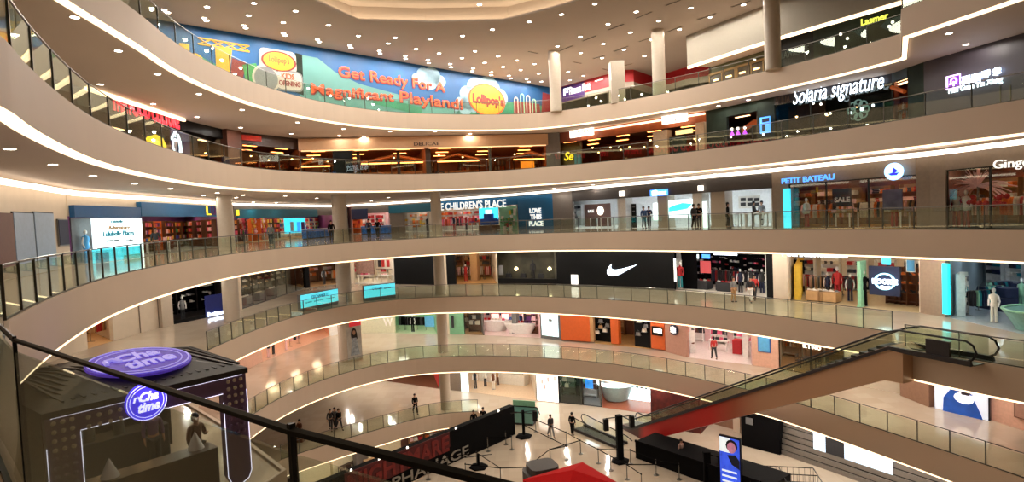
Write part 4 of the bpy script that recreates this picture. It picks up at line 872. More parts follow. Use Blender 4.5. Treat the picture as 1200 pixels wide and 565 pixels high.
wallrow(f, 6, 'white', BAG, ['red','charcoal','offwhite','brown','pink'], ds, None, None, 5, 1.8)
stock(f, .5, 2, PI/2-math.atan(f.sl), 'white', BAG, ['charcoal','brown','red'], ds, 4, 1.6); stock(f, f.w-.5, 2.4, -PI/2-math.atan(f.sr), 'white', BAG, ['charcoal','lightpink','navy'], ds, 4, 1.6)
e = mk('display_cube', MB().rbox(-.35,.35,-.35,.35,0,1.1,.05), 'red', None, f.at(f.on(865,405,3)[0], 3), label='red display block in the pink and white open shop', cat='display'); tables(f, [(2.5,3.4), (5.2,4)], 'white', BAG, ['red','charcoal','pink'], ds)
f = FR(1, 881, 912); solid(1, 881, 912, 'pinkwall', fr=f); board(f, (889,393,902,412), 'skyblue', 'wall_poster', 'square blue poster on the pink wall left of the escalator', 'poster', frame='blue')
ds = 'beige cafe behind the escalator handrails'
f = room(1, 912, 990, 3.3, 4, 'cream', 'tan', 'cream', lamp='panel_warm', desc=ds, glass=True); header(1, 912, 990, 'mushroom', 3.3, fr=f)
letters(f, 'IL LINO', (941,405,962,409), 'sign_warm', 1.5, label='small glowing letters inside the beige cafe behind the escalator', bold=.02); wallrow(f, 4, 'wood', BOTTLE, ['tan','orange','offwhite'], ds, None, None, 6, 1.4); dining(f, [(2,1.6), (4,2)], ds, False)
solid(1, 990, 1060, 'cream'); solid(1, 1060, 1094, 'brownwall2', off=-.3, th=.5)
f = FR(1, 1094, 1162); solid(1, 1094, 1162, 'clay', fr=f)
e = board(f, (1097,456,1159,491), M('poster_lit', (214,218,228), emit=.75, var=.03), 'poster_lightbox', 'large lit poster of a blue garment and pale face beside the lower right gallery', 'light box', -.12, .14, frame='charcoal')
u0, u1, z0, z1 = f.rect(1098, 457, 1158, 490, -.28); W = u1-u0; H = z1-z0
def pp(pts, m, y=-.30, nm='print'): return mk(nm, MB().slabxz([(u0+W*a, z0+H*b) for a, b in pts][::-1], y, y+.015), m, None, f.mw, label={'poster_blue': 'blue garment shape printed on the large lit poster', 'poster_light': 'pale oval face shape printed on the large lit poster', 'poster_hair': 'dark lock of hair printed at the top of the large lit poster'}.get(m, 'print on poster'), cat='print')
M('poster_blue', (30,80,168), emit=.35, var=.2, scale=2); M('poster_light', (238,238,244), emit=.8, var=0); M('poster_hair', (60,50,60), .6)
pp([(.12,.02),(.92,.02),(.86,.3),(.72,.8),(.66,.98),(.3,.98),(.14,.6)], 'poster_blue'); pp([(.55+.2*math.cos(a*.5236), .72+.2*math.sin(a*.5236)) for a in range(12)], 'poster_light', -.32); pp([(.5,.84),(.66,.84),(.68,.99),(.5,.99)], 'poster_hair', -.34)
f = FR(1, 1162, 1260); solid(1, 1162, 1260, 'pinkwall', fr=f); board(f, (1190,472,1240,495), 'clay', 'wall_poster', 'framed clay coloured panel at the right edge beside the lit poster', 'panel', frame='brown')
# ---- ground floor ---------------------------------------------------
solid(0, 380, 452, 'cream'); ds = 'dark red shop left of the ground floor column'
f = room(0, 452, 514, 3.3, 4, 'print_red', 'brown', 'brown', lamp='panel_low', desc=ds); header(0, 452, 514, 'brownwall', 3.3, fr=f); wallrow(f, 4, 'brown', BOX, ['red','print_red','charcoal','tan'], ds, None, None, 5, 1.6)
solid(0, 514, 541, 'mushroom'); ds = 'bright open fashion store on the ground floor'
f = room(0, 541, 628, 3.5, 8, 'cream', M('warmfloor', (232,204,172), .12), lamp='panel_white', desc=ds, nl=3); header(0, 541, 628, 'cream', 3.5, fr=f)
board(FR(0, 541, 550), (541,436,549,459), 'screen_white', 'light_board', 'lit white end panel at the left of the bright open ground floor store', 'panel', -.1, .1)
manns(f, [(1.6,1.2), (2.8,2.2), (3.6,1.6), (4.2,3), (10.2,2)], ds, ['charcoal','tan','brown','offwhite']); wallrow(f, 8, 'white', FOLD, ['tan','brown','offwhite','charcoal'], ds, None, None, 5, 1.6)
for u, v in ((9.6,2.6), (11,3.2)): stock(f, u, v, 0, 'wood', FOLD, ['brown','orange','tan'], ds, 4, 1.6)
u = f.on(590, 445, 4)[0]; e = empty('fur_display', f.at(u, 4, 0), 'long dark brown draped display over a pale counter in the bright store', 'display'); mk('counter', MB().rbox(-2.6,2.6,-.5,.5,0,1.0,.1), 'offwhite', e)
dr = MB(); rr = random.Random(2)
for i in range(26): dr.ball(-2.4+i*.19, rr.uniform(-.1,.1), 2.6-.02*i+rr.uniform(-.1,.1), .2+rr.random()*.12, n=7, k=4)
mk('drape', dr, 'darkwood', e); mk('rods', MB().tube([(-2.2,0,1),(-2.2,0,3.3)], .03).tube([(2.2,0,1),(2.2,0,3.3)], .03), 'steel', e)
f = FR(0, 628, 655); solid(0, 628, 655, 'nearblack', fr=f); board(f, (629.5,438,654,470), M('lb_warm', (255,244,236), emit=1.6, var=.03), 'poster_lightbox', 'tall bright white poster panel in a black frame on the ground floor', 'light box', -.08, .1)
for x, y in ((634,444), (641,442), (649,441), (637,450)): board(f, (x,y,x+2.5,y+6), 'lightpink', 'faint_figure', 'faint pink figure printed on the tall bright white poster', 'print', -.19, .01, group='figures on the bright white poster')
ds = 'black shelved shop window on the ground floor'
f = room(0, 655, 682, 3.4, 2.4, 'nearblack', 'charcoal', 'charcoal', lamp='panel_low', desc=ds, glass=True); header(0, 655, 682, 'nearblack', 3.4, fr=f); wallrow(f, 2.4, 'matte_black', BAG, ['greyg','offwhite','red','charcoal'], ds, .8, None, 4, 1.6)
ds = 'glass corner shop with a blue lit picture'
f = room(0, 682, 704, 3.4, 2.6, 'greywall', 'greyg', 'greyg', lamp='panel_cold', desc=ds, glass=True); header(0, 682, 704, 'charcoal', 3.4, fr=f); wallrow(f, 2.6, 'white', BAG, ['brown','offwhite','mint'], ds, .8, None, 4, 1.8); board(f, (686,443,695,455), 'screen_blue', 'light_board', 'square blue lit picture in the glass corner shop', 'panel', .9, .05)
ds = 'terracotta floored open shop left of the dark red wall'
f = room(0, 704, 776, 3.5, 9, 'rosewall', M('terracotta', (176,104,76), .2), lamp='panel_white', desc=ds, nl=3); header(0, 704, 776, 'cream', 3.5, fr=f)
for i in range(2): stock(f, 1+i*1.4, 4, 0, 'white', BAG, ['skyblue','white','teal'], ds, 4, 1.6)
e = empty('round_display', f.at(f.on(722,452,2.5)[0], 2.5), 'round white tiered display lit from inside in the terracotta floored shop', 'display'); mk('base', MB().lathe([(.5,0),(1.0,.1),(1.3,.9),(1.6,1.5)], 24), M('paleaqua', (160,196,196), .3), e, smooth=True); mk('rim', MB().lathe([(1.6,1.5),(1.7,1.5),(1.7,1.8),(1.6,1.8)], 24), 'screen_white', e); mk('centre', MB().lathe([(1.0,1.5),(.9,2.6),(.3,2.9)], 20), 'white', e, smooth=True)
e = empty('striped_display', f.at(f.on(757,462,3.5)[0], 3.5), 'low white stepped display with dark uprights in the terracotta floored shop', 'display'); mk('base', MB().box(-2,2,-.6,.6,0,.7).box(-1.8,1.8,.1,.6,.7,1.3), 'screen_white', e); st = MB(); [st.box(-1.7+i*.4,-1.5+i*.4,.0,.3,.9,1.7) for i in range(9)]; mk('uprights', st, 'charcoal', e)
M('darkbrick', (92,30,24), .7, var=.4, scale=3); solid(0, 776, 832, 'darkbrick', off=-2.5, th=2.8); solid(0, 832, 862, 'brownwall2', th=.5); solid(0, 862, 870, 'cream', off=-.3, th=.6); solid(0, 870, 916, 'clay')
# curved grey facade with black grooves
P = [p for p in WPL[0]]; q = [proj((p.x, p.y, -13))[0] for p in P]; P = [p for p, x in zip(P, q) if 905 < x < 1240]; P = smooth(P, 2)
def strip(P, off, z0, z1, th=.12):
    A = [Vector((p.x-th_[0], p.y-th_[1])) for p, th_ in [(p, (0, 0)) for p in P]]; vs = []; fs = []
    nr = []
    for i in range(len(P)):
        t = (P[min(len(P)-1, i+1)]-P[max(0, i-1)]).normalized(); nr.append(Vector((t.y, -t.x)))
    for p, n_ in zip(P, nr):
        a = p+n_*off; b = p+n_*(off+th); vs += [(a.x, a.y, z0), (b.x, b.y, z0), (b.x, b.y, z1), (a.x, a.y, z1)]
    for i in range(len(P)-1):
        for k in range(4): fs.append((4*i+k, 4*i+(k+1) % 4, 4*i+4+(k+1) % 4, 4*i+4+k))
    fs += [(0,1,2,3), tuple(4*(len(P)-1)+k for k in (3,2,1,0))]
    return MB().add(vs, fs)
fw = empty('curved_facade', (P[0].x, P[0].y, -15), 'sweeping grey ribbed shop facade with dark grooves at the lower right', 'facade'); inv = fw.matrix_world.inverted()
M('facadegrey', (122,114,106), .5); M('groove', (26,24,24), .6)
zz = [(-15,-14.72,.45),(-14.66,-14.36,.38),(-14.30,-14.02,.28),(-13.96,-13.66,.2),(-13.60,-13.25,.12),(-13.18,-11.2,.06)]
for a, b, o in zz: mk('ribbon_band', strip(P, o, a, b, .1), 'facadegrey', fw, inv, True)
mk('groove_backing', strip(P, .0, -15, -11.2, .04), 'groove', fw, inv)
pn = [p for p in P if 955 < proj((p.x, p.y, -13.4))[0] < 1052]
k = len(pn)//3+1
s1 = [p for p in P if 956 < proj((p.x, p.y, -13.4))[0] < 1052]; Pf = resample(s1, .4); n1 = int(len(Pf)*.22); n2 = int(len(Pf)*.42)
M('facade_lit', (206,222,240), emit=.95, var=0)
mk('lit_window_panel', strip(Pf[:n1+1], .32, -14.0, -12.6, .05), 'facade_lit', fw, inv); mk('dark_window_panel', strip(Pf[n1:n2+1], .32, -14.0, -12.6, .05), 'charcoal', fw, inv); mk('lit_window_panel', strip(Pf[n2:], .32, -14.0, -12.6, .05), 'facade_lit', fw, inv)
# ---- restaurant gallery (second from the top) ------------------------
ds = 'dark restaurant row at the upper left'
f = FR(4, -50, 92); f = room(4, -50, 92, 3.2, 5, 'darkwood', 'darkwood', 'charcoal', lamp=None, desc=ds); header(4, -50, 92, 'darkgrey', 3.4, fr=f)
f = room(4, 92, 208, 2.7, 5, 'darkwood', 'darkwood', 'charcoal', lamp='panel_low', desc='dark shop under the red lit sign', nl=1); header(4, 92, 208, 'greendark', 2.9, fr=f)
letters(f, 'THE FOOD CULTURE', (131,121,209,140), 'sign_red', -.25, label='long red lit sign lettering under the soffit at the upper left', bold=.06)
u0 = f.on(92,110)[0]; mk('cove_light', MB().box(u0, f.w+.3, -.5, -.3, 3.62, 3.8), 'cove', None, f.mw, label='warm light strip above the red lit sign at the upper left', cat='light')
u, z = f.on(183, 170, -.3)
e = empty('yellow_sign', f.at(u, -.3, z), 'yellow lit duck like blob sign at the upper left', 'sign')
mk('face', MB().slabxz([(-1.15,.15),(-.9,.0),(-.6,.05),(-.3,-.35),(.5,-.5),(1.0,-.25),(1.1,.1),(.7,.5),(0,.62),(-.55,.45),(-.8,.4)], -.06, .06), 'sign_yellow', e); mk('backing', MB().slabxz([(-1.2,-.6),(1.2,-.6),(1.2,.75),(-1.2,.75)], .08, .14), 'nearblack', e)
dining(f, [(2,2), (5,2.4), (8,2)], 'dark shop under the red lit sign', False)
f = FR(4, 208, 262); ds = 'dark restaurant right of the round blue sign'
f = room(4, 208, 262, 3.1, 5, 'darkwood', 'darkwood', 'charcoal', lamp='panel_low', desc=ds, nl=1); header(4, 208, 262, 'nearblack', 3.1, fr=f); dining(f, [(1.6,1.6), (4,2), (6,1.6)], ds)
board(f, (214,160,231,178), 'darkgrey', 'partition_screen', 'dark framed screen panel right of the round blue sign', 'panel', 1.0, .06)
g = FR(4, 190, 222); bp = board(g, (200,154,221,190), M('panelnavy', (22,34,92), .4, emit=.25, var=.1), 'logo_board', 'navy panel carrying the round white glowing sign at the upper left', 'sign', -.35, .08)
u, z = g.on(205.5, 171.5, -.5); e = empty('round_sign', g.at(u, -.5, z), 'round white glowing double ring sign on the navy panel at the upper left', 'sign')
def arc(r0, r1, a0, a1, n=20, cx=0, cz=0): return [(cx+r1*math.cos(math.radians(a0+(a1-a0)*i/n)), cz+r1*math.sin(math.radians(a0+(a1-a0)*i/n))) for i in range(n+1)]+[(cx+r0*math.cos(math.radians(a1+(a0-a1)*i/n)), cz+r0*math.sin(math.radians(a1+(a0-a1)*i/n))) for i in range(n+1)]
def arcmb(*a): 
    p = arc(*a); n = len(p)//2; mb = MB()
    for i in range(n-1): mb.slabxz([p[i], p[i+1], p[-2-i], p[-1-i]], -.05, 0)
    return mb
mk('outer_ring', arcmb(.62,.80,-150,150), 'sign_white', e); mk('inner_ring', arcmb(.36,.48,40,320), 'sign_white', e); mk('side_arm', arcmb(.80,.98,-60,60), 'sign_white', e)
solid(4, 262, 279, 'brownwall', off=-.4, th=.6)
u = (f:=FR(4, 240, 300)).on(264, 187, -1.2)[0]; e = empty('totem_screen', f.at(u, -1.2), 'small dark totem screen with a white glowing spot left of the brown pillar', 'screen'); mk('housing', MB().rbox(-.35,.35,-.08,.08,0,1.7,.04), 'navy', e); mk('display', MB().box(-.15,.15,-.1,-.08,.5,.9), 'sign_white', e)
M('redglow', (170,40,26), emit=.5, var=.4, scale=2)
ds = 'red lit restaurant right of the brown pillar'
f = room(4, 279, 352, 2.9, 6, 'restwall', 'darkwood', 'brown', lamp='panel_dim', desc=ds); header(4, 279, 352, 'darkwood', 2.9, fr=f); board(f, (283,159,306,165), 'redglow', 'light_board', 'red glowing header panel of the restaurant right of the brown pillar', 'panel', -.08, .05)
dining(f, [(1.5+i*2, 1.6+(i % 2)*1.8) for i in range(5)], ds); wallrow(f, 6, 'wood', BOTTLE, ['tan','red','offwhite','orange'], ds, None, None, 6, 1.7, 1.9)
ds = 'wide food hall under the beige lettered bulkhead'
p0 = WP(4, 352); p1 = WP(4, 500); p2 = WP(4, 641)
for k, (a, b) in enumerate(((352,500), (500,641))):
    f = FR(4, a, b); M('bulkbeige', (200,156,116), .6, var=.03)
    struct('wall_header', MB().box(0, f.w, -.6, .2, 2.75, 3.75), 'bulkbeige', f.mw)
    mk('cove_light', MB().box(.2, f.w-.2, -.58, -.4, 2.68, 2.75), M('cove_dim', (255,206,150), emit=1.2, var=0), None, f.mw, label='dim warm light line under the %s half of the beige lettered bulkhead' % ('left', 'right')[k], cat='light')
    room(4, a, b, 2.75, 11, M('hallwall', (170,104,66), .6, var=.15, scale=1), 'brown', 'tan', lamp='panel_dim', desc=ds, fr=f, nl=3)
    dining(f, [(1.2+i*2.3, 1.2+((i*7) % 5)*1.3) for i in range(int(f.w/2.3))], ds)
    wallrow(f, 9, 'wood', BOTTLE, ['tan','orange','offwhite','greyg'], ds, None, None, 6, 1.7, 3)
f = FR(4, 352, 500); letters(FR(4, 440, 560), 'DELICAE', (485,166.5,515,170.5), 'darkwood', -.75, label='small dark brown capital letters DELICAE on the beige bulkhead', bold=.01)
f1 = FR(4, 352, 500); f2 = FR(4, 500, 641)
def block(f, x0, x1, v, d, h, m, name, label, cat):
    a = f.on(x0, 190, v)[0]; b = f.on(x1, 190, v)[0]; return mk(name, MB().rbox(a, b, v, v+d, 0, h, .03), m, None, f.mw, label=label, cat=cat)
block(f1, 390, 413, -.4, 1.2, 2.75, 'nearblack', 'partition_block', 'wide black square partition block in the food hall', 'partition'); block(f1, 418, 422, .5, .4, 2.7, 'darkwood', 'timber_post', 'dark timber post right of the wide black block', 'post')
block(f1, 465, 469, 1, .4, 2.7, 'darkwood', 'timber_post', 'dark timber post near the middle of the food hall, left of the lettering', 'post'); block(f2, 499, 505, .2, .5, 2.75, 'darkwood', 'timber_post', 'thick dark timber post just below the lettering of the food hall', 'post'); block(f2, 573, 576, .2, .4, 2.75, 'steel', 'timber_post', 'slim grey post in the right half of the food hall', 'post')
for k, (f, x0, x1, v, zz_) in enumerate(((f1,424,500,4,1.9), (f1,354,388,3,1.7), (f2,512,560,5,2.0), (f2,600,640,4,1.9))):
    a = f.on(x0, 190, v)[0]; b = f.on(x1, 190, v)[0]; m_ = (a+b)/2
    e = empty('service_kiosk', f.at(m_, v), 'warm lit pitched roof food stall, %s in the food hall' % ('centre left', 'far left', 'right of the lettering', 'far right')[k], 'stall'); h = (b-a)/2
    mk('counter', MB().rbox(-h, h, -.4, .4, 0, 1.05, .05), 'tan', e); mk('roof', MB().slabxz([(-h-.3,zz_),(0,zz_+.6),(h+.3,zz_),(h+.3,zz_+.1),(0,zz_+.72),(-h-.3,zz_+.1)], -1, 1), 'bulkbeige', e); mk('lamp_strip', MB().box(-h, h, -.95, -.85, zz_-.12, zz_-.02), 'panel_dim', e)
    for s_ in (-1, 1): mk('roof_post', MB().box(s_*h-.05, s_*h+.05, -.9, -.8, 0, zz_), 'darkwood', e)
board(f2, (610,189,626,197), M('orange_lit', (230,130,30), emit=1.1, var=.1), 'menu_board', 'orange lit menu board low at the right end of the food hall', 'board', .5, .06)
solid(4, 641, 657, 'greywall', off=-.3); ds = 'small yellow lit restaurant front left of the first white sign'
f = room(4, 657, 682, 2.9, 3, 'olive', 'darkwood', 'brown', lamp='panel_dim', desc=ds); header(4, 657, 682, 'restwall', 2.9, fr=f)
solid(4, 659, 680, M('oliveback2', (96,84,40), .6, var=.2), 0, 2.5, .1, off=.3, fr=FR(4, 659, 680)); letters(f, 'Se', (661,178,672,188), 'sign_yellow', .2, label='yellow script letters on the olive restaurant front', shear=.3, bold=.02)
u, z = f.on(684, 187, -1); mk('info_totem', MB().rbox(-.3,.3,-.15,.15,0,1.6,.05), M('totemteal', (70,120,120), .4, emit=.15), None, f.at(f.w-.1, -1), label='small teal information totem right of the yellow script letters', cat='sign')
ds = 'wide amber lit restaurant behind the two white signs'
f = room(4, 682, 828, 2.9, 7, 'restwall', 'darkwood', 'darkwood', lamp='panel_dim', desc=ds, nl=2); header(4, 682, 828, M('amberheader', (150,72,26), .5, var=.3, scale=1), 2.95, fr=f)
mk('cove_light', MB().box(0, f.w, -.3, -.1, 3.55, 3.68), 'cove', None, f.mw, label='warm light line over the wide amber lit restaurant', cat='light')
s = board(f, (668.5,150,696,160), 'sign_warm', 'restaurant_sign', 'first glowing white restaurant sign, left end of the amber restaurant', 'sign', -.5, .12); letters(f, 'SENTRAL', (672,152,693,157), 'tan', -.63, parent=s)
s = board(f, (776.5,134,806,144), 'sign_warm', 'restaurant_sign', 'second glowing white restaurant sign with a dark word, right end of the amber restaurant', 'sign', -.5, .12); letters(f, 'Boga', (791,138.5,804,142.5), 'darkwood', -.63, parent=s)
dining(f, [(1.2+i*1.9, .9+(i % 3)*1.5) for i in range(9)], ds); dining(f, [(2+i*2.2, 5.2) for i in range(6)], ds, True)
block(f, 766, 783, -.2, .8, 2.8, M('lightcol', (178,150,120), .4, var=.1), 'pillar', 'broad pale reflective pillar inside the amber restaurant', 'pillar')
board(f, (783,160,805,190), 'greendark', 'wall_panel', 'dark green grey panel right of the broad pale pillar', 'panel', .2, .06); board(f, (792,152,812,157), M('gold_lit', (240,210,140), emit=1.2), 'lit_sign', 'pale gold lit sign strip above the dark green grey panel', 'sign', .1, .05)
solid(4, 818, 828, 'lightcol', 0, 3.0, .3, off=-.3, fr=FR(4, 818, 828)); solid(4, 828, 852, 'greendark')
ds = 'dim bar with small purple lamps'
f = room(4, 852, 888, 3.1, 5, 'darkwood', 'darkwood', 'brown', lamp='panel_low', desc=ds, nl=1); header(4, 852, 888, 'greendark', 3.1, fr=f); dining(f, [(1.2,1.5), (3,2), (4.6,1.4)], ds, False)
for i, x in enumerate((840,855,862,870)):
    v = .6; u, z = f.on(x+3, 158-(x-855)*.1, v); mk('purple_lamp', MB().lathe([(.02,.3),(.16,.0),(.14,-.04),(.03,-.04)], 10), 'sign_purple', None, f.at(u, v, z), smooth=True, label='small purple cone lamp in the dim bar', cat='lamp', group='purple lamps in the dim bar')
    mk('round_bulb', MB().ball(0,0,0,.1), 'sign_warm', None, f.at(u, v, z+.42), label='small white round bulb above a purple lamp', cat='lamp', group='white bulbs over the purple lamps')
mk('amber_wave_panel', MB().slabxz([(.2,2.3),(f.w*.5,2.75),(f.w-.2,2.5),(f.w-.2,2.1),(f.w*.5,2.35),(.2,1.9)], 1.4, 1.5), 'orange', None, f.mw, label='orange brown wavy panel above the purple lamps', cat='panel')
f = FR(4, 888, 908); solid(4, 888, 908, 'greendark', fr=f); s = board(f, (891.5,137,903,156), 'sign_blue', 'blue_sign', 'square pale blue lit sign left of the white script name', 'sign', -.15, .1); board(f, (893,138.5,901.5,143), 'navy', 'print', None, None, -.26, .01, parent=s); board(f, (893,146,896.5,154), 'navy', 'print', None, None, -.26, .01, parent=s)
ds = 'dark glazed restaurant under the white script name'
f = room(4, 908, 1046, 3.5, 6, M('tealdark', (34,50,52), .5, var=.3, scale=1), 'darkwood', 'nearblack', lamp=None, desc=ds, glass=True); header(4, 908, 1046, M('hdrdark', (48,46,52), .5), 3.3, fr=f)
letters(f, 'Solaria signature', (929,94,1036,119), 'sign_white', -.25, label='large glowing white script name Solaria signature on the dark restaurant', bold=.0, shear=.25)
letters(f, 'AULIA', (908,113,926,122), M('dimbrown', (86,66,54), .5), -.12, label='faint brown lettering left of the white script name')
dining(f, [(1.5+i*1.9, 1+(i % 2)*1.6) for i in range(6)], ds, True, 2.4); board(f, (925,122,968,152), M('brownscreen', (92,60,40), .5, var=.4, scale=1.5), 'timber_screen', 'brown timber screen in the left of the dark glazed restaurant', 'panel', 3.2, .1)
u, z = f.on(1006, 129, 1.0); e = empty('flower_emblem', f.at(u, 1.0, z), 'round pale green flower emblem below the white script name', 'sign'); mb = MB()
for i in range(8): mb.add(*arcmb(.18,.26,0,360,16,.42*math.cos(i*PI/4),.42*math.sin(i*PI/4)).__dict__.values())
mk('petals', mb, M('emblem', (120,150,140), emit=.5, var=.1), e); mk('lamps', MB().ball(-.45,-.1,-.1,.1,n=8,k=4).ball(.25,-.1,.0,.12,n=8,k=4).ball(.9,-.1,.12,.1,n=8,k=4), 'sign_white', e)
for x, y in ((953,121), (962,122), (968,134), (973,133)): u, z = f.on(x, y, 2); mk('table_lamp_bulb', MB().ball(0,0,0,.09,n=8,k=5), 'sign_warm', None, f.at(u, 2, z), label='tiny glowing bulb hanging in the dark glazed restaurant', cat='lamp', group='tiny bulbs in the dark glazed restaurant')
ds = 'narrow amber bar shelf bay'
f = room(4, 1046, 1064, 3.3, 2.5, 'restwall', 'brown', 'brown', lamp='panel_low', desc=ds); header(4, 1046, 1064, 'tealdark', 3.3, fr=f); stock(f, f.w/2, 1.4, 0, 'wood', BOTTLE, ['orange','tan','offwhite'], ds, 6, 1.6)
mk('amber_beam', MB().tube([(.1,-.1,3.0),(f.w-.1,-.1,2.5)], .12), 'orange', None, f.mw, label='slanting amber beam at the top of the bar shelf bay', cat='beam')
solid(4, 1064, 1083, 'greendark'); f = FR(4, 1083, 1300); solid(4, 1083, 1300, M('slatewall', (62,56,66), .5, var=.05, scale=1), fr=f)
for i, x in enumerate((1172, 1184)): board(f, (x,100,x+.8,130), 'olive', 'wall_joint', 'thin olive vertical joint on the dark slate wall, %s' % ('left', 'right')[i], 'trim', -.01, .02)
g = FR(4, 1083, 1300)
em = board(g, (1110,88,1126,104), M('emblem_pink', (226,190,250), emit=2.6, var=0), 'square_emblem', 'square glowing pink and purple emblem left of the lit characters', 'sign', -.12, .08)
board(g, (1111.5,89.5,1124.5,102.5), M('emblem_purple', (120,50,170), emit=.8, var=.2), 'inner_field', None, None, -.21, .02, parent=em)
u0, u1, z0, z1 = g.rect(1110, 88, 1126, 104, -.24); c_ = ((u0+u1)/2, (z0+z1)/2); W = (u1-u0)/2
mb = MB()
for a in arc(.35*W,.5*W,0,360,20)[:1]: pass
q = arcmb(.35*W,.52*W,-60,230,18,c_[0],c_[1]+.1*W); mb.add([(x, y-.24, z) for x, y, z in q.v], q.f); mb.box(c_[0]-.08*W, c_[0]+.08*W, -.29, -.24, c_[1]-.75*W, c_[1]+.1*W).box(c_[0]-.6*W, c_[0]-.25*W, -.29, -.24, c_[1]-.3*W, c_[1]-.1*W)
mk('emblem_mark', mb, 'emblem_pink', em, Matrix())
STROKES = {'a': [(0,.9,.9,1),(.1,.55,.2,.85),(.35,.5,.95,.6),(.4,.7,.9,.78),(.4,0,.48,.5),(.85,0,.93,.5),(.5,.2,.85,.28),(0,0,.1,.45)], 'b': [(0,0,.1,1),(.9,0,1,1),(0,.9,1,1),(0,0,1,.1),(.25,.65,.75,.73),(.25,.42,.75,.5),(.25,.2,.75,.28),(.45,.2,.55,.73)], 'c': [(.05,.1,.15,.9),(.05,.82,.45,.92),(.05,.45,.45,.54),(.05,.1,.45,.18),(.6,.0,.7,.92),(.6,.82,.95,.92),(.88,.3,.96,.92)], 'd': [(.3,.88,.8,.96),(.1,.6,.9,.68),(.1,.6,.18,.85),(.82,.6,.9,.85),(.2,.4,.8,.47),(.45,0,.55,.6),(.1,.1,.4,.2),(.6,.2,.95,.3)]}
for i, (c, x, y) in enumerate((('a',1128,98), ('b',1139.5,95.5), ('c',1151,91), ('d',1164,88))):
    u0, u1, z0, z1 = g.rect(x, y-8.5, x+9, y, -.14); mb = MB()
    for a, b, c2, d in STROKES[c]: mb.box(u0+(u1-u0)*a-.02, u0+(u1-u0)*c2+.02, -.18, -.12, z0+(z1-z0)*b-.02, z0+(z1-z0)*d+.02)
    mk('lit_character', mb, 'sign_white', None, g.mw, label='%s of the four white glowing characters on the dark slate wall' % ('first', 'second', 'third', 'last')[i], cat='sign')
letters(g, 'Hau Guan Yin Xiang', (1111.5,96,1175,105), 'sign_white', -.14, label='small glowing line of latin letters under the four characters', bold=.02, tilt=0)
# ---- topmost floor ---------------------------------------------------
bw = [Vector(U2(180,22,15)), Vector(U2(648,103,15))]; d_ = (bw[1]-bw[0]).normalized(); bf = Frame(bw[0]-d_*9, bw[1], 10)
struct('wall_banner', MB().box(0, bf.w+1, .05, .4, 0, 5.02), 'cream', bf.mw)
bn = empty('wall_banner_print', bf.mw, 'huge blue advertising banner with orange lettering across the topmost floor', 'banner')
M('bannerblue', (0,74,124), .5, var=.25, scale=.12); M('bannerteal', (84,136,130), .5, var=.1, scale=.3); M('bannergreen', (40,120,90), .5, var=.2, scale=.5); M('bannercloud', (128,160,174), .5, var=.05); M('bannerorange', (226,84,36), .5, var=.03); M('bannerred', (128,30,30), .5); M('bannergold', (204,150,30), .5, var=.1, scale=2); M('bannerlight', (186,174,162), .5)
mk('blue_field', MB().box(0, bf.w+.6, 0, .05, .05, 4.99), 'bannerblue', bn)
def bshape(px, m, y, name='printed_shape'):
    pts = [bf.on(a, b, y) for a, b in px]; pts = [(u, max(z, .06)) for u, z in pts]
    return mk(name, MB().slabxz(pts[::-1], y-.01, y+.005), m, bn)
bshape([(190,60),(235,66),(300,100),(300,112),(190,110)], 'bannergreen', -.01); bshape([(352,64),(372,68),(392,84),(420,98),(545,132),(545,150),(352,140)], 'bannerteal', -.01); bshape([(535,120),(560,112),(600,120),(645,125),(645,150),(535,150)], 'bannergreen', -.01)
def cloud(cx, cy, r, m='bannercloud', y=-.02):
    u, z = bf.on(cx, cy, y); s = r; mb = MB()
    for dx, dz, k in ((-1.4,-.2,.7), (-.6,.25,.9), (.4,.35,1.0), (1.3,-.1,.75), (0,-.3,1.0)): mb.slabxz([(u+s*(dx+k*math.cos(t*PI/8)), z+s*(dz+k*.8*math.sin(t*PI/8))) for t in range(16)][::-1], y-.01, y)
    mk('cloud', mb, m, bn)
cloud(503,92,.9); cloud(568,110,1.5); cloud(545,124,.8); cloud(225,72,.5, 'bannergold')
def tower(x0, x1, y0, y1, m):    # lattice drawn on the print
    u0, u1, z0, z1 = bf.rect(x0, y0, x1, y1, -.03); mb = MB(); n = max(2, int((u1-u0)/.8)); 
    mb.tube([(u0,-.03,z0),(u1,-.03,z0)], .06, 4).tube([(u0,-.03,z1),(u1,-.03,z1)], .06, 4)
    for i in range(n): mb.tube([(u0+(u1-u0)*i/n,-.03,z0),(u0+(u1-u0)*(i+1)/n,-.03,z1)], .05, 4).tube([(u0+(u1-u0)*i/n,-.03,z1),(u0+(u1-u0)*(i+1)/n,-.03,z0)], .05, 4)
    mk('printed_lattice', mb, m, bn)
tower(232,292,49,56,'bannergold'); bshape([(252,54),(272,57),(268,100),(254,92)], 'bannergold', -.025); bshape([(272,68),(288,74),(284,96),(270,90)], 'bannerred', -.022); bshape([(284,76),(300,74),(308,100),(290,104)], 'green', -.023); bshape([(210,50),(222,52),(222,90),(210,80)], 'bannergold', -.024)
def rrect(x0, y0, x1, y1, m, y, r=.3):
    u0, u1, z0, z1 = bf.rect(x0, y0, x1, y1, y); p = []
    for cx, cz, a0 in ((u1-r,z1-r,0), (u0+r,z1-r,90), (u0+r,z0+r,180), (u1-r,z0+r,270)): p += [(cx+r*math.cos(math.radians(a0+30*i)), cz+r*math.sin(math.radians(a0+30*i))) for i in range(4)]
    return mk('printed_panel', MB().slabxz(p[::-1], y-.01, y), m, bn)
bshape([(346,62),(354,64),(356,112),(346,108)], 'greendark', -.02); rrect(304,58.5,347,84,'bannerlight',-.03,.35); rrect(322,83,355,107,'greyg',-.035,.4); rrect(324,84.5,353.5,105,'bannerlight',-.04,.35)
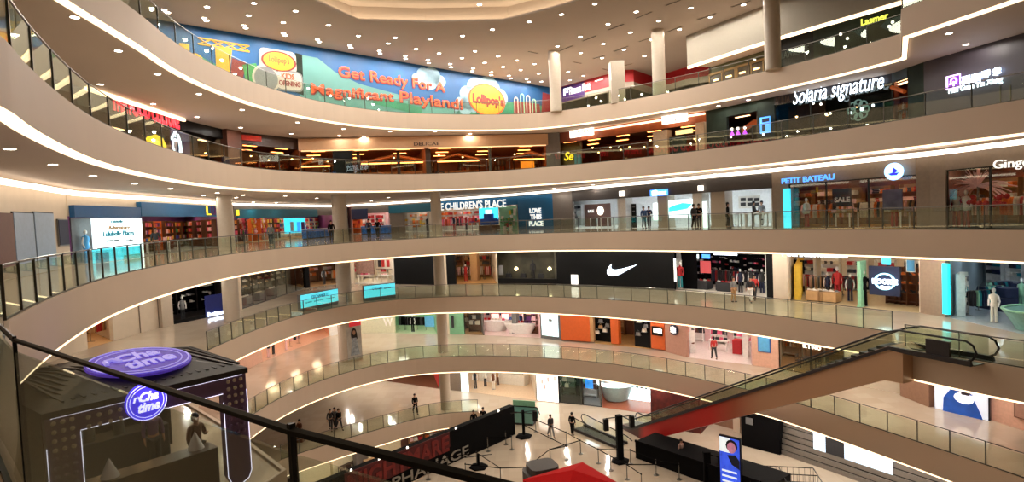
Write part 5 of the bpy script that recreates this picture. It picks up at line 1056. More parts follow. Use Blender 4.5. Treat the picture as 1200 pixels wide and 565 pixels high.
def disc(cx, cy, r, m, y, sx=1): u, z = bf.on(cx, cy, y); return mk('printed_disc', MB().slabxz([(u+r*sx*math.cos(t*PI/14), z+r*math.sin(t*PI/14)) for t in range(28)][::-1], y-.01, y), m, bn)
disc(312,92,1.0,'bannerlight',-.05); disc(312,92,.85,'greyg',-.055); disc(327,72,.72,'bannerred',-.05,1.8); disc(327,72,.64,'bannergold',-.055,1.8)
def btext(t, r, m, y, bold, sh=0, parent=bn):
    u0, u1, z0, z1 = bf.rect(*r, y); me = text_mesh(t, .01, bold, sh).copy(); me.transform(Matrix.Translation((u0, y, z0)) @ Matrix.Diagonal((u1-u0, 1, z1-z0, 1))); return mk('printed_lettering', me, m, bn)
btext("Lollipop's", (315,66,339,76), 'bannerorange', -.06, .03); btext('KIDS', (330,86,345,93), 'bannerorange', -.06, .03); btext('OPENING', (327,95,352,101), 'bannerred', -.06, .03)
def btext2(t, r, tl):     # big outlined line that runs down to the right
    x0, y0, x1, y1 = r; a = bf.on(x0, y0, -.07); b = bf.on(x1, tl, -.07); h = (bf.on(x0, y1, -.07)[1]-a[1])
    for m, y, bo, dz in (('bannerred', -.05, .03, -.1), ('bannerorange', -.08, .006, 0)):
        me = text_mesh(t, .01, bo, 0).copy(); sl = (b[1]-a[1])/(b[0]-a[0]); W = b[0]-a[0]
        for v in me.vertices: x, yy, z = v.co; v.co = (a[0]+x*W, y+yy, a[1]+x*W*sl+z*h+dz)
        mk('headline_lettering', me, m, bn)
btext2('Get Ready For A', (397,93,522,76.5), 111); btext2('Magnificant', (365,113,462,97), 122); btext2('Playland!', (469,123,543,106.5), 131.5)
disc(571,117.5,1.55,'bannerorange',-.05,1.55); disc(571,117.5,1.42,'bannergold',-.055,1.55); btext("Lollipop's", (554,111,590,126), 'bannerred', -.07, .05)
u0, u1, z0, z1 = bf.rect(438, 120.5, 494, 129, -.04); mk('printed_strip', MB().slabxz([(u0,z1-.3),(u1,z0-.25),(u1,z0+.45),(u0,z1+.4)][::-1], -.05, -.04), 'bannergreen', bn)
for x, m in ((605,'bannerlight'), (612,'mint'), (619,'bannerlight'), (626,'mint')):
    y = 110+(abs(x-614)*.6); u, z = bf.on(x, y+10, -.03); q = arcmb(.18,.3,0,180,8,u,z+.7); mb = MB().add([(a, b-.03, c) for a, b, c in q.v], q.f); mb.box(u-.3,u-.18,-.05,-.03,max(.06,z-1.2),z+.7).box(u+.18,u+.3,-.05,-.03,max(.06,z-1.2),z+.7); mk('printed_arch', mb, m, bn)
bshape([(602,118),(632,122),(634,140),(602,140)], 'bannerred', -.02); bshape([(636,108),(648,112),(648,140),(634,140)], 'bannerred', -.02)
# red fitness bulkhead
rp = [Vector(U2(x, y, 15)) for x, y in ((655,102.5),(714,86.5),(722,82.5),(742,81.5),(765,89.5),(783,85),(803,79),(830,74))]
vs = []; fs = []
for i in range(7):
    f = Frame(rp[i], rp[i+1], 10); nm = ('left', 'second', 'third', 'fourth', 'fifth', 'sixth', 'right')[i]
    mk('red_bulkhead', MB().box(-.03, f.w+.03, 0, .3, 3.85 if i else 3.75, 5.0), M('fitred', (176,26,34), .45, var=.05), None, f.mw, label='%s section of the glossy red bulkhead under the main ceiling' % nm, cat='bulkhead')
    mk('pale_soffit_band', MB().box(-.03, f.w+.03, .02, .4, 3.3, 3.85 if i else 3.75), 'column', None, f.mw, label='%s section of the pale band under the red bulkhead' % nm, cat='band')
f = Frame(rp[0], rp[1], 10)
board(f, (655.5,99,685,117), M('fitpurple', (70,36,100), .4), 'purple_board', 'dark purple field behind the white fitness name', 'sign', -.02, .02)
letters(f, 'Fitness First', (667,99,692,108), 'sign_dim', -.06, label='white name Fitness First on the red bulkhead', bold=.03)
u0, u1, z0, z1 = f.rect(660.5, 103.5, 666.5, 112, -.06); W = u1-u0; H = z1-z0
mk('letter_mark', MB().slabxz([(u0,z0),(u0,z1),(u1,z1),(u1,z1-.25*H),(u0+.3*W,z1-.25*H),(u0+.3*W,z1-.42*H),(u0+.85*W,z1-.42*H),(u0+.85*W,z1-.62*H),(u0+.3*W,z1-.62*H),(u0+.3*W,z0)], -.08, -.05), 'sign_white', None, f.mw, label='large white F mark left of the fitness name', cat='sign'); letters(f, 'experience', (697,92.5,707,95.5), 'sign_dim', -.06, label='tiny white word at the right of the red bulkhead left section')
f = Frame(rp[0]-Vector((3,-2)), rp[-1]+Vector((6,0)), 10); struct('wall_gym', MB().box(0, f.w, 2.5, 2.8, 0, 5), M('gymgrey', (120,116,100), .5, var=.2, scale=.6), f.mw)
mk('ramp_parapet', MB().slabxz([(1,0),(15,0),(15,2.3),(12,2.2),(6,.9),(1,.6)], 1.0, 1.2), 'darkgrey', None, f.mw, label='dark sloping parapet under the red bulkhead of the gym', cat='parapet')
def pil(x, w, label):
    p = Vector(U2(x, 90, 15))*.995; return mk('pilaster', MB().rbox(-w, w, -w, w, 0, 5, .06), 'column', None, T(p.x, p.y, 10), label=label, cat='pillar')
pil(715, .28, 'slim cream pilaster at the corner of the red bulkhead'); p = Vector(U2(724, 122, 10)); mk('pilaster', MB().rbox(-.55,.55,-.55,.55,0,3.3,.06), 'column', None, T(p.x, p.y, 10), label='short cream square pillar under the bend of the red bulkhead', cat='pillar')
# cream bulkhead and the row of fronts at the right
Pq = [p for p in WPL[2]]; xs = [proj((p.x, p.y, 12.5))[0] for p in Pq]; Pq = [p for p, x in zip(Pq, xs) if 800 < x < 1330]
a = Frame(Vector(U2(806,79.5,12.5)), Vector(U2(905,47.5,12.5)), 10); b = Frame(a.p1, Vector(U2(1057,3,12.5)), 10); c = Frame(b.p1, Vector(U2(1180,-45,12.5)), 10)
M('mushroom2', (156,148,134), .7, var=.02)
for k, f in enumerate((a, b, c)):
    struct('wall_bulkhead', MB().box(-.05, f.w+.05, 0, .3, 2.62, 5.02), 'mushroom2', f.mw); struct('ceiling', MB().box(-.1, f.w+.1, .1, 6, 2.75, 2.8), 'soffit', f.mw)
    mk('cove_light', MB().box(0, f.w, -.03, .12, 2.42, 2.62), 'cove', None, f.mw, label='bright white light line under the cream bulkhead, %s part' % ('left', 'middle', 'right')[k], cat='light')
    f2_ = Frame(f.p0+f.n*.6, f.p1+f.n*.6, 10)
    if k == 0:
        struct('wall_shopfront', MB().box(0, f.w, 2.0, 2.2, 0, 2.8), 'olive', f2_.mw)
        for i in range(6):
            u = f.w*(i+.5)/6; e = empty('cinema_door', f2_.at(u, 1.9), 'dark panelled double door with a small lamp above, in a row on the topmost floor', 'door', 'dark panelled doors on the topmost floor')
            mk('leaf', MB().box(-.7,0,-.06,0,0,2.0), 'darkwood', e); mk('leaf', MB().box(0.02,.7,-.06,0,0,2.0), 'darkwood', e); mk('frame', MB().box(-.8,-.7,-.1,.02,0,2.15).box(.7,.8,-.1,.02,0,2.15).box(-.8,.8,-.1,.02,2.05,2.2), 'tan', e); mk('lamp', MB().box(-.25,.25,-.2,-.1,1.5,1.62), 'panel_low', e)
    elif k == 1:
        u, z = f2_.on(953, 30, .3)
        struct('wall_shopfront', MB().box(0, u, .3, .5, 0, 2.8), 'nearblack', f2_.mw); struct('wall_shopfront', MB().box(u, f.w, .3, .5, 0, 2.8), 'greendark', f2_.mw)
        letters(f2_, 'LAWRENCE', (916,57,948,65), M('dimgreen', (70,76,70), .5), .2, label='row of dim grey letters on the black front at the top right'); letters(f2_, 'Lasmer', (1009,18,1041,26), M('signgreen', (226,232,90), emit=1.2, var=0), .1, label='yellow green lit sign lettering on the dark front at the top right', bold=.02)
        for x, y in ((1042,31), (1046,26), (985,40), (993,45)): uu, z = f2_.on(x, y, .1); mk('round_lamp', MB().ball(0,0,0,.09,n=8,k=5), 'sign_warm', None, f2_.at(uu, .1, z), label='small round white lamp on the dark front at the top right', cat='lamp', group='small lamps on the dark front at the top right')
    else: struct('wall_shopfront', MB().box(0, f.w, .3, .5, 0, 2.8), 'olive', f2_.mw)
# ------------------------------------------------------------------ ceiling lamps
def lamp(x, y, z, e, label, group, col=(1, .925, .83), s=1.0, spot=None):
    ob = DOWN.put(T(x, y, z, 0, s), label, group)
    ld = bpy.data.lights.new('downlight_lamp', 'SPOT'); ld.energy = e*3.0; ld.color = col; ld.spot_size = 3.05; ld.spot_blend = .15; ld.shadow_soft_size = .1
    o = bpy.data.objects.new('downlight_lamp', ld); COL.objects.link(o); o.location = (x, y, z-.06*s)
    return ob
cl = [(185,52),(128,105),(128,155),(340,118),(288,185),(440,213),(480,168),(578,238),(620,203),(652,176),(1048,20),(815,183),(750,230),(700,262),(858,250),(805,280),(910,300),(965,272),(968,168),(1027,240),(1108,138),(1072,294),(1017,320),(1135,263),(1158,313),(1103,338),(1185,355)]
cl = [(300+x/4, y/4) for x, y in cl]+[(600+x/4, y/4) for x, y in [(80,102),(232,67),(388,18),(213,217),(320,172),(450,113),(582,55),(838,37),(687,98),(555,152),(428,205),(322,248),(785,138),(653,186),(525,233),(422,272),(930,80),(1085,22),(22,283),(105,300),(40,328),(125,345),(190,320),(263,336),(68,370),(138,382),(271,376),(335,355),(515,300),(620,263)]]+[(x/4, y/4) for x, y in [(970,32),(1165,72),(1190,15),(770,46),(957,84),(1142,119)]]
for x, y in cl:
    p = U2(x, y, 15); lamp(p[0], p[1], 15, 85, 'small round recessed downlight in the high main ceiling', 'downlights in the high main ceiling', s=1.25)
for x, y in ((450,13), (507,16), (560,5)):
    p = U2(x, y, 15.6); 
for x, y in ((195,16),(240,25.5),(286,34),(332,42.5),(372,50),(409,57),(443,63.5),(473,69.5),(500,74.5),(526,79.5),(551,84),(573,88.5),(596,92.5),(617,96.5)):
    p = Vector(U2(x, y, 15))-bf.n*.3; ld = bpy.data.lights.new('wall_washer_lamp', 'SPOT'); ld.energy = 170; ld.color = (.88, .97, 1); ld.spot_size = 1.3; ld.spot_blend = .8; ld.shadow_soft_size = .06
    lo = bpy.data.objects.new('wall_washer_lamp', ld); COL.objects.link(lo); q = bf.n; lo.matrix_world = Matrix.Translation((p.x, p.y, 14.85)) @ Matrix.Rotation(math.atan2(q.y, q.x)-PI/2, 4, 'Z') @ Matrix.Rotation(math.radians(32), 4, 'X')
    DOWN.put(T(p.x, p.y, 15, 0, 1.3), 'round wall washer lamp above the blue banner', 'wall washers above the blue banner')
s5 = [(350,80),(555,238),(738,347),(932,440),(1135,515),(470,395),(718,487),(923,548),(68,162)]
s5 = [(x/4, y/4) for x, y in s5]+[(226,147),(282,149.5)]+[(300+x/4, 141+y/4) for x, y in [(195,10),(165,63),(410,40),(390,72),(628,52),(505,75),(840,52),(1040,45),(1005,63)]]+[(1112,39),(1132,52),(877,117),(842,124)]
for x, y in s5:
    p = U2(x, y, 8.82); lamp(p[0], p[1], 8.82, 42, 'round recessed downlight in the soffit over the restaurant gallery', 'downlights over the restaurant gallery', s=1.1)
s4 = [(45,133),(248,207),(435,260),(630,296),(800,320),(190,306),(340,333),(490,350),(712,360),(890,370),(953,352),(1018,340),(1040,378),(1140,350),(1107,362),(1187,383)]
s4 = [(x/4, 141+y/4) for x, y in s4]+[(300+x/4, 141+y/4) for x, y in [(137,354),(97,386),(285,365),(540,378),(620,362)]]+[(600+x/4, 141+y/4) for x, y in [(197,318),(380,302),(558,292),(770,275),(950,252),(1062,262),(1172,233)]]+[(900+x/4, 141+y/4) for x, y in [(222,205),(512,172),(878,127),(880,155),(718,155)]]
for x, y in s4:
    p = U2(x, y, 3.82); lamp(p[0], p[1], 3.82, 45, 'round recessed downlight in the soffit over the middle gallery', 'downlights over the middle gallery', s=1.1)
def inside(p, poly):
    c = False
    for i in range(len(poly)):
        a, b = poly[i-1], poly[i]
        if (a.y > p.y) != (b.y > p.y) and p.x < (b.x-a.x)*(p.y-a.y)/(b.y-a.y)+a.x: c = not c
    return c
def row(L, xs, ds_, e, nm, col=(1, .925, .83)):
    pl = WPL[L]; z = FZ[L]+3.82 if L >= 0 else -16.2
    for x in xs:
        w_ = WP(L, x); c = Vector((3, 26))
        for d in ds_:
            p = w_+(c-w_).normalized()*d
            if inside(p, offset(LOOP[L+1], .6, WCEN[L+1])): continue
            lamp(p.x, p.y, z, e, 'round recessed downlight under the soffit of the '+nm, 'downlights of the '+nm, col, 1.1)
row(2, (120,220,300,380,440,500,560,620,690,760,830,900,970,1040,1110,1180), (1.3, 3, 6), 44, 'black sports store gallery')
row(1, (260,330,400,450,500,560,620,690,760,830,900,1000,1090,1170), (1.3, 3.2, 6.5), 48, 'orange shop gallery')
row(0, (400,450,500,560,610,660,710,770,840,900,960,1040,1120), (1.3, 3.2, 6), 55, 'ground floor')
for x, y in ((-18,24),(-17,32),(-16,40),(-9,41),(-10,34),(-9,27),(-3,40),(-16,47),(-11,47),(-6,50),(-13,52),(-3,53),(-18,52)): lamp(x, y, -16.25, 55, 'round recessed downlight over the basement floor', 'downlights over the basement')
# ceiling slots
sl = [((720,25),(790,0)),((580,85),(655,55)),((450,140),(525,112)),((330,192),(395,167)),((225,238),(285,213)),((725,150),(800,120)),((595,195),(655,175)),((480,240),(545,215)),((380,275),(435,258)),((870,92),(955,62)),((1030,32),(1120,2)),((75,240),(120,250)),((288,290),(325,297)),((425,322),(455,330)),((520,308),(565,298))]
for (a, b), (c, d) in sl:
    p = Vector(U2(600+a/4, b/4, 15)); q = Vector(U2(600+c/4, d/4, 15)); l = (q-p).length
    e = empty('ceiling_vent', T(p.x, p.y, 15, math.atan2((q-p).y, (q-p).x)), 'dark linear slot vent in the high main ceiling', 'vent', 'slot vents in the high main ceiling')
    mk('slot', MB().box(0, l, -.07, .07, -.015, -.004), 'nearblack', e); mk('frame', MB().box(-.03, l+.03, .07, .1, -.02, 0).box(-.03, l+.03, -.1, -.07, -.02, 0).box(-.03, 0, -.1, .1, -.02, 0).box(l, l+.03, -.1, .1, -.02, 0), 'column', e)
# soft light of the glazed recess
ld = bpy.data.lights.new('skylight_lamp', 'AREA'); ld.shape = 'DISK'; ld.size = 7; ld.energy = 1800; ld.color = (1, .9, .78)
o = bpy.data.objects.new('skylight_lamp', ld); COL.objects.link(o); o.location = (occ.x, occ.y, 16.0)
w = bpy.data.worlds.new('world'); SC.world = w; w.use_nodes = True
w.node_tree.nodes['Background'].inputs[0].default_value = (1, .9, .8, 1); w.node_tree.nodes['Background'].inputs[1].default_value = .05
vs_ = SC.view_settings; vs_.view_transform = 'Standard'; vs_.look = 'None'; vs_.gamma = 1; vs_.use_curve_mapping = False; vs_.exposure = .02
# ------------------------------------------------------------------ tea kiosk below the foreground railing
kf = Frame(U2(50, 492, -2.2), U2(285, 437, -2.2), -5); W = kf.w
ki = empty('tea_kiosk', kf.mw, 'dark tea kiosk with a purple round sign and louvred roof below the foreground railing', 'kiosk')
M('kiosk_purple', (96,72,104), .4, var=.08); M('kiosk_dark', (36,30,32), .5, var=.15); M('neon_white', (235,230,255), emit=1.7, var=0); M('neon_purple', (70,56,225), emit=1.3, var=.05); M('neon_soft', (170,160,240), emit=.5, var=0); M('neon_dim', (92,64,190), emit=.3, var=.2); M('kiosk_counter', (66,48,38), .3)
ID = Matrix()
for s0 in (0, W-.6):
    pl = [(s0, .28), (s0+.08, .1), (s0+.3, .0), (s0+.52, .1), (s0+.6, .28), (s0+.6, 2.42), (s0, 2.42)]
    leg = mk('portal_leg', MB().slabxz(pl, -.12, .12), 'kiosk_purple', ki, ID)
    nb_ = MB().tube([(x, -.13, z) for x, z in ((s0+.6,2.4),(s0+.6,.28),(s0+.52,.1),(s0+.3,.0),(s0+.08,.1),(s0,.28),(s0,2.2))], .008, 5)
    mk('neon_outline', nb_, 'neon_white', leg, ID)
    for i in range(3):
        for j in range(8): mk('marquee_bulb', MB().ball(s0+.14+.16*i, -.14, 2.7-.19*j, .05, n=8, k=5), 'column' if j < 4 else 'kiosk_purple', leg, ID)
bm_ = mk('portal_beam', MB().box(0, W, -.12, .12, 2.42, 2.82), 'kiosk_purple', ki, ID); mk('neon_outline', MB().tube([(.6,-.13,2.42),(W-.6,-.13,2.42)], .008, 5).tube([(.1,-.13,2.8),(W-.1,-.13,2.8)], .004, 5), 'neon_white', bm_, ID)
for i in range(5):
    for j in range(2): mk('marquee_bulb', MB().ball(.75+.2*i, -.14, 2.66-.2*j, .05, n=8, k=5).add([], []), 'column', bm_, ID)
rf = [(-.05,-.15),(W+.05,-.15),(W+.15,2.0),(W-.1,3.8),(W-1.0,5.0),(W-2.2,5.4),(1.2,5.3),(.2,4.4),(-.2,2.6)]
n_ = len(rf); c_ = (W*.5, 2.4); vs = [(x, y, 2.82) for x, y in rf]+[(x, y, 2.95) for x, y in rf]+[(c_[0]+(x-c_[0])*.55, c_[1]+(y-c_[1])*.55, 3.2) for x, y in rf]
mk('roof', MB().add(vs, [tuple(range(n_-1,-1,-1))]+[(i,(i+1)%n_,n_+(i+1)%n_,n_+i) for i in range(n_)]+[(n_+i,n_+(i+1)%n_,2*n_+(i+1)%n_,2*n_+i) for i in range(n_)]+[tuple(range(2*n_,3*n_))]), 'kiosk_dark', ki, ID)
lo = MB()
for i in range(30):
    x = -.2+i*.2
    lo.tube([(min(W, x+.6), .2, 3.02), (max(.1, min(W-.3, x)), 2.4, 3.26), (max(.4, min(W-.8, x-.3)), 4.6, 3.06)], .035, 4)
mk('roof_louvres', lo, 'darkgrey', ki, ID)
def chasign(mw, r, flat, nm):
    e = mk(nm, MB().lathe([(r,0),(r,.06),(r*.9,.08)], 36), 'neon_dim' if flat else 'neon_purple', ki, mw)
    for a, b in ((.93,.96), (.80,.82)): mk('neon_ring', MB().lathe([(r*a,.08),(r*b,.08),(r*b,.095),(r*a,.095)], 36), 'neon_soft' if flat else 'neon_white', e, ID)
    for t, x0, x1, y0, y1 in (('Cha', -.35,.55,.05,.55), ('time', -.45,.6,-.5,.0)):
        me = text_mesh(t, .01, .03, .35).copy(); me.transform(Matrix.Translation((x0*r, y0*r, .1)) @ Matrix.Diagonal(((x1-x0)*r, (y1-y0)*r, 1, 1)) @ Matrix(((1,0,0,0),(0,0,1,0),(0,-1,0,0),(0,0,0,1)))); mk('lettering', me, 'neon_soft' if flat else 'neon_white', e, ID)
    mk('cup_mark', MB().tube([(-.62*r,.1*r,.1),(-.55*r,.32*r,.1),(-.38*r,.34*r,.1),(-.32*r,.12*r,.1)], .02*r/.4, 5), 'neon_soft' if flat else 'neon_white', e, ID)
u, z = kf.on(172, 471, -.25); chasign(Matrix.Translation((u, -.18, z)) @ Matrix.Rotation(PI/2, 4, 'X'), .43, 0, 'round_sign')
u, v = 2.3, 1.5; chasign(Matrix.Translation((u, v, 3.28)) @ Matrix.Rotation(.25, 4, 'Z') @ Matrix.Rotation(.12, 4, 'X'), 1.15, 1, 'roof_sign')
mk('counter', MB().rbox(.7, W-.7, .1, .7, 0, 1.05, .05), 'kiosk_counter', ki, ID); mk('back_wall', MB().box(.2, W-.2, 4.6, 4.75, 0, 2.82), 'kiosk_dark', ki, ID); mk('back_counter', MB().rbox(.6, W-.6, 3.6, 4.4, 0, .95, .05), 'charcoal', ki, ID); mk('side_wall', MB().box(0, .12, .2, 4.7, 0, 2.82), 'kiosk_dark', ki, ID)
for x in (1.0, 2.2, 3.3): mk('menu_screen', MB().box(x-.35, x+.35, 4.5, 4.58, 1.7, 2.2), 'panel_low', ki, ID)
for i in range(4): mk('tea_dispenser', MB().lathe([(.14,0),(.14,.4),(.1,.48),(.03,.5)], 12), 'steel', None, kf.at(1.0+.7*i, 3.9, .95), smooth=True, label='steel tea dispenser on the back counter of the tea kiosk', cat='dispenser', group='tea dispensers in the kiosk')
for x, y in ((1.2,.4), (3.1,.5)): mk('paper_cone', MB().lathe([(.2,0),(.015,.42)], 14), 'white', None, kf.at(x, y, 1.05), smooth=True, label='white paper cone standing on the %s end of the kiosk counter' % ('left' if x < 2 else 'right'), cat='cone')
ld = bpy.data.lights.new('kiosk_lamp', 'AREA'); ld.shape = 'RECTANGLE'; ld.size = 2.5; ld.size_y = 1.5; ld.energy = 14; ld.color = (1,.8,.6); o = bpy.data.objects.new('kiosk_lamp', ld); COL.objects.link(o); o.matrix_world = kf.at(W/2, 2.2, 2.78)
for i in range(3): DOWN.put(kf.at(.9+i*1.1, 2.2, 2.81), 'round downlight under the kiosk roof', 'downlights under the kiosk roof')
# ------------------------------------------------------------------ big escalator
Tp = Vector(U2(1048, 404, -4.7)); Bp = Vector(U2(742, 502, -14.5)); ef = Frame(Tp, Bp, 0); R = ef.w; EW = 1.45
es = empty('escalator', ef.at(R, -EW/2, -15), 'long brown clad escalator with a red lower end descending from right to left', 'escalator'); inv = es.matrix_world.inverted() @ ef.mw
def clad_mat():  # cladding colour runs from brown at the upper end to red lower down
    m = bpy.data.materials.new('clad_ramp'); m.use_nodes = True; nt = m.node_tree; b = nt.nodes['Principled BSDF']
    tc = nt.nodes.new('ShaderNodeTexCoord'); sp = nt.nodes.new('ShaderNodeSeparateXYZ'); mr = nt.nodes.new('ShaderNodeMapRange'); rp = nt.nodes.new('ShaderNodeValToRGB'); nz = nt.nodes.new('ShaderNodeTexNoise'); nz.inputs['Scale'].default_value = .6
    nt.links.new(tc.outputs['Object'], sp.inputs[0]); nt.links.new(sp.outputs['X'], mr.inputs['Value']); mr.inputs['From Min'].default_value = 0; mr.inputs['From Max'].default_value = R
    nt.links.new(mr.outputs[0], rp.inputs[0]); cr = rp.color_ramp; cr.elements[0].position = 0; cr.elements[0].color = lin((186,150,118))+(1,)
    cr.elements[1].position = .38; cr.elements[1].color = lin((168,126,96))+(1,)
    for p, c in ((.48, (150,74,50)), (.58, (170,26,22)), (.93, (176,16,16)), (.97, (66,16,14))): e_ = cr.elements.new(p); e_.color = lin(c)+(1,)
    nt.links.new(rp.outputs[0], b.inputs['Base Color']); b.inputs['Roughness'].default_value = .3; b.inputs['Metallic'].default_value = .05
    MATS['clad_ramp'] = m
clad_mat()
mk('truss_cladding', MB().slabxz([(-.35,-4.95),(.2,-4.78),(R,-14.45),(R+1.6,-14.7),(R+1.6,-15),(R-.4,-15),(R-1.4,-15),(.5,-6.35),(-.35,-6.3)], -EW, 0), 'clad_ramp', es, inv)
st = MB(); k = 44
for i in range(k):
    r0 = .5+(R-1.2)*i/k; z0 = -4.95-(9.85)*i/k; st.box(r0, r0+(R-1.2)/k+.02, -EW+.2, -.2, z0-.12, z0+.02)
mk('steps', st, 'charcoal', es, inv); mk('landing_plate', MB().box(-3.0,.5,-EW+.15,-.15,-5.02,-4.97), 'steel', es, inv); mk('landing_plate', MB().box(R-.4,R+2.2,-EW+.15,-.15,-15.0,-14.96), 'steel', es, inv)
prof = [(-2.9,-4.9),(0,-4.86),(R,-14.4),(R+1.4,-14.6)]; top = [(-2.8,-4.05),(-.2,-4.05),(.5,-4.25),(R-.2,-13.75),(R+.5,-14.0),(R+1.4,-14.0)]
for y in (0, -EW):
    mk('glass_balustrade', MB().slabxz([(-2.8,-4.9),(.3,-4.8),(R,-14.4),(R+1.3,-14.6),(R+1.3,-14.05),(R+.5,-14.03),(R-.2,-13.8),(.5,-4.28),(-.2,-4.1),(-2.8,-4.1)], y-.01, y+.01), GL, es, inv)
    lp = [(-2.8,y,-4.85),(-3.03,y,-4.72),(-3.15,y,-4.45),(-3.03,y,-4.18),(-2.8,y,-4.05)]
    mk('handrail', MB().tube(lp+[(a, y, b) for a, b in top[1:]]+[(R+1.65,y,-14.15),(R+1.75,y,-14.4),(R+1.6,y,-14.65)], .045, 7), 'black', es, inv, True)
    mk('skirt', MB().slabxz([(-3.0,-5),(-.4,-5),(.2,-4.95),(R,-14.6),(R+1.4,-14.9),(R+1.4,-14.75),(R,-14.38),(.2,-4.8),(-.4,-4.8),(-2.95,-4.8)], y-.07, y+.07), 'kiosk_dark', es, inv)
mk('newel_box', MB().box(-2.2,-1.3,-.12,.02,-4.9,-4.2), 'kiosk_dark', es, inv)
# small escalator on the ground floor
sf = Frame(U2(735, 521, -15), U2(684, 500, -15), -15); e2 = empty('escalator', sf.at(0, 0), 'small glass sided escalator head behind the black speaker post', 'escalator')
for y in (0, 1.1):
    mk('glass_balustrade', MB().slabxz([(0,.0),(sf.w,.2),(sf.w,.95),(0,.55)], y-.01, y+.01), GL, e2); mk('handrail', MB().tube([(-.5,y,.4),(0,y,.6),(sf.w-.2,y,1.0),(sf.w+.15,y,.9),(sf.w+.25,y,.65),(sf.w+.1,y,.4),(sf.w-.3,y,.3)], .04, 6), 'black', e2, smooth=True); mk('skirt', MB().box(0, sf.w, y-.06, y+.06, 0, .2), 'kiosk_dark', e2)
mk('steps', MB().box(.1, sf.w, .1, 1.0, 0, .08), 'charcoal', e2)
gf = Frame(U2(590, 497, -15), U2(625, 500, -15), -15); e3 = empty('escalator', gf.at(0, 0), 'glass sided escalator head with pale green glass beside the tall bright poster', 'escalator')
for y in (0, 1.4): mk('glass_balustrade', MB().box(0, gf.w, y-.01, y+.01, .2, 1.0), 'greenglass', e3); mk('handrail', MB().tube([(-.1,y,.5),(.1,y,1.04),(gf.w-.1,y,1.04),(gf.w+.1,y,.5)], .04, 6), 'black', e3)
mk('steps', MB().box(.1, gf.w-.1, .1, 1.3, 0, .2), 'charcoal', e3); mk('end_panel', MB().box(.3, gf.w-.3, 1.5, 1.56, 0, 1.5), 'mint', e3)
# ------------------------------------------------------------------ haunted house hoarding
q0 = Vector(U2(604, 509, -15)); q1 = Vector(U2(430, 589, -15)); q1 = q1+(q1-q0)*.25; hf = Frame(q1, q0, -15)
hh = empty('haunted_house_panel', hf.mw, 'long black and red hoarding lettered NIGHTMARE ORPHANAGE beside the floor opening', 'hoarding')
M('bloodred', (84,14,14), .7, var=.4, scale=1.5); M('bloodbright', (124,26,20), .6, var=.2); M('dirtywhite', (150,142,130), .6, var=.15)
mk('black_wall', MB().box(0, hf.w, 0, .5, 0, 2.2).box(hf.w*.75, hf.w-.6, .5, .9, 0, 2.0), 'matte_black', hh)
ua = hf.on(404, 560, -.03)[0]; ub = hf.on(527, 515, -.03)[0]; ub2 = hf.on(515, 520, -.03)[0]
mk('red_print', MB().slabxz([(ua,.75),(ub2,1.0),(ub,1.2),(ub,2.22),(ua,2.22)], -.04, 0), 'bloodred', hh)
def htext(t, a, b, z0, z1, m, bold):
    me = text_mesh(t, .012, bold).copy(); me.transform(Matrix.Translation((a, -.06, z0)) @ Matrix.Diagonal((b-a, 1, z1-z0, 1))); mk('lettering', me, m, hh)
htext('NIGHTMARE', ua+.15, ub-.1, .95, 2.05, 'bloodbright', .03); htext('ORPHANAGE', hf.on(425, 575, -.03)[0], hf.on(549, 527, -.03)[0], .12, .8, 'dirtywhite', .01)
for x, y in ((411,553), (444,540), (477,527), (534,505), (584,487)):
    u = hf.on(x, y, 0)[0]; mk('clip_lamp', MB().ball(u, -.05, 2.3, .07, n=8, k=5).box(u-.03, u+.03, -.03, .03, 2.2, 2.3), 'sign_warm', None, hf.mw, label='tiny white clip lamp on top of the haunted house hoarding', cat='lamp', group='clip lamps on the haunted house hoarding')
# basement seen through the opening
def bbox_(x0, y0, x1, y1, z, d, h, m, name, label, cat):
    f = Frame(U2(x0, y0, z), U2(x1, y1, z), z); return mk(name, MB().rbox(0, f.w, 0, d, 0, h, .05), m, None, f.mw, label=label, cat=cat)
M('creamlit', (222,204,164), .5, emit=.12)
bbox_(352, 575, 388, 563, -20, 2.5, 2.3, 'creamlit', 'market_stall', 'pale cream stall nearest the railing post, in the basement opening', 'stall'); bbox_(391, 560, 417, 548, -20, 2.0, 2.2, 'creamlit', 'market_stall', 'pale cream stall left of the grey pillar in the basement opening', 'stall')
bbox_(433, 548, 474, 533, -20, 1.0, 2.7, 'creamlit', 'market_stall', 'wide pale cream stall right of the grey pillar in the basement opening', 'stall'); bbox_(418, 555, 432, 550, -20, .6, 3.4, 'greywall', 'pillar', 'grey square pillar between the cream stalls in the basement', 'pillar'); bbox_(430, 556, 450, 550, -20, .8, 1.0, 'tan', 'bench_table', 'small tan bench in front of the wide cream stall', 'table')
f = Frame(U2(472, 534, -20), U2(545, 520, -20), -20); struct('wall_basement', MB().box(-.5, f.w+3, 0, .2, 0, 3.8), 'brownwall', f.mw)
for i in range(5): SHELF['wood'].put(f.at(1.2+i*1.45, -.3), 'lit wooden shelf unit against the red basement wall', 'shelves of the basement shop'); 
for i in range(5):
    for z in SHELF['wood'].lv[1:]:
        for j in range(3): q_put(BOX, f.at(1.2+i*1.45-.4+.4*j, -.32, z, 0, 1.4), 'boxed product on a shelf against the red basement wall', 'boxed goods in the basement shop', {'carton': RND.choice(['red','orange','lightpink','offwhite'])})
for x, y in ((347,572), (402,556), (409,552), (337,578)): 
    p = U2(x, y, -20); DTABLE.put(T(p[0], p[1], -20, .3), 'dark square table among the cream basement stalls', 'dark tables in the basement'); [CHAIR.put(T(p[0], p[1], -20, .3+a) @ T(0, .6), 'dark chair at a basement table', 'dark chairs in the basement') for a in (0, PI)]
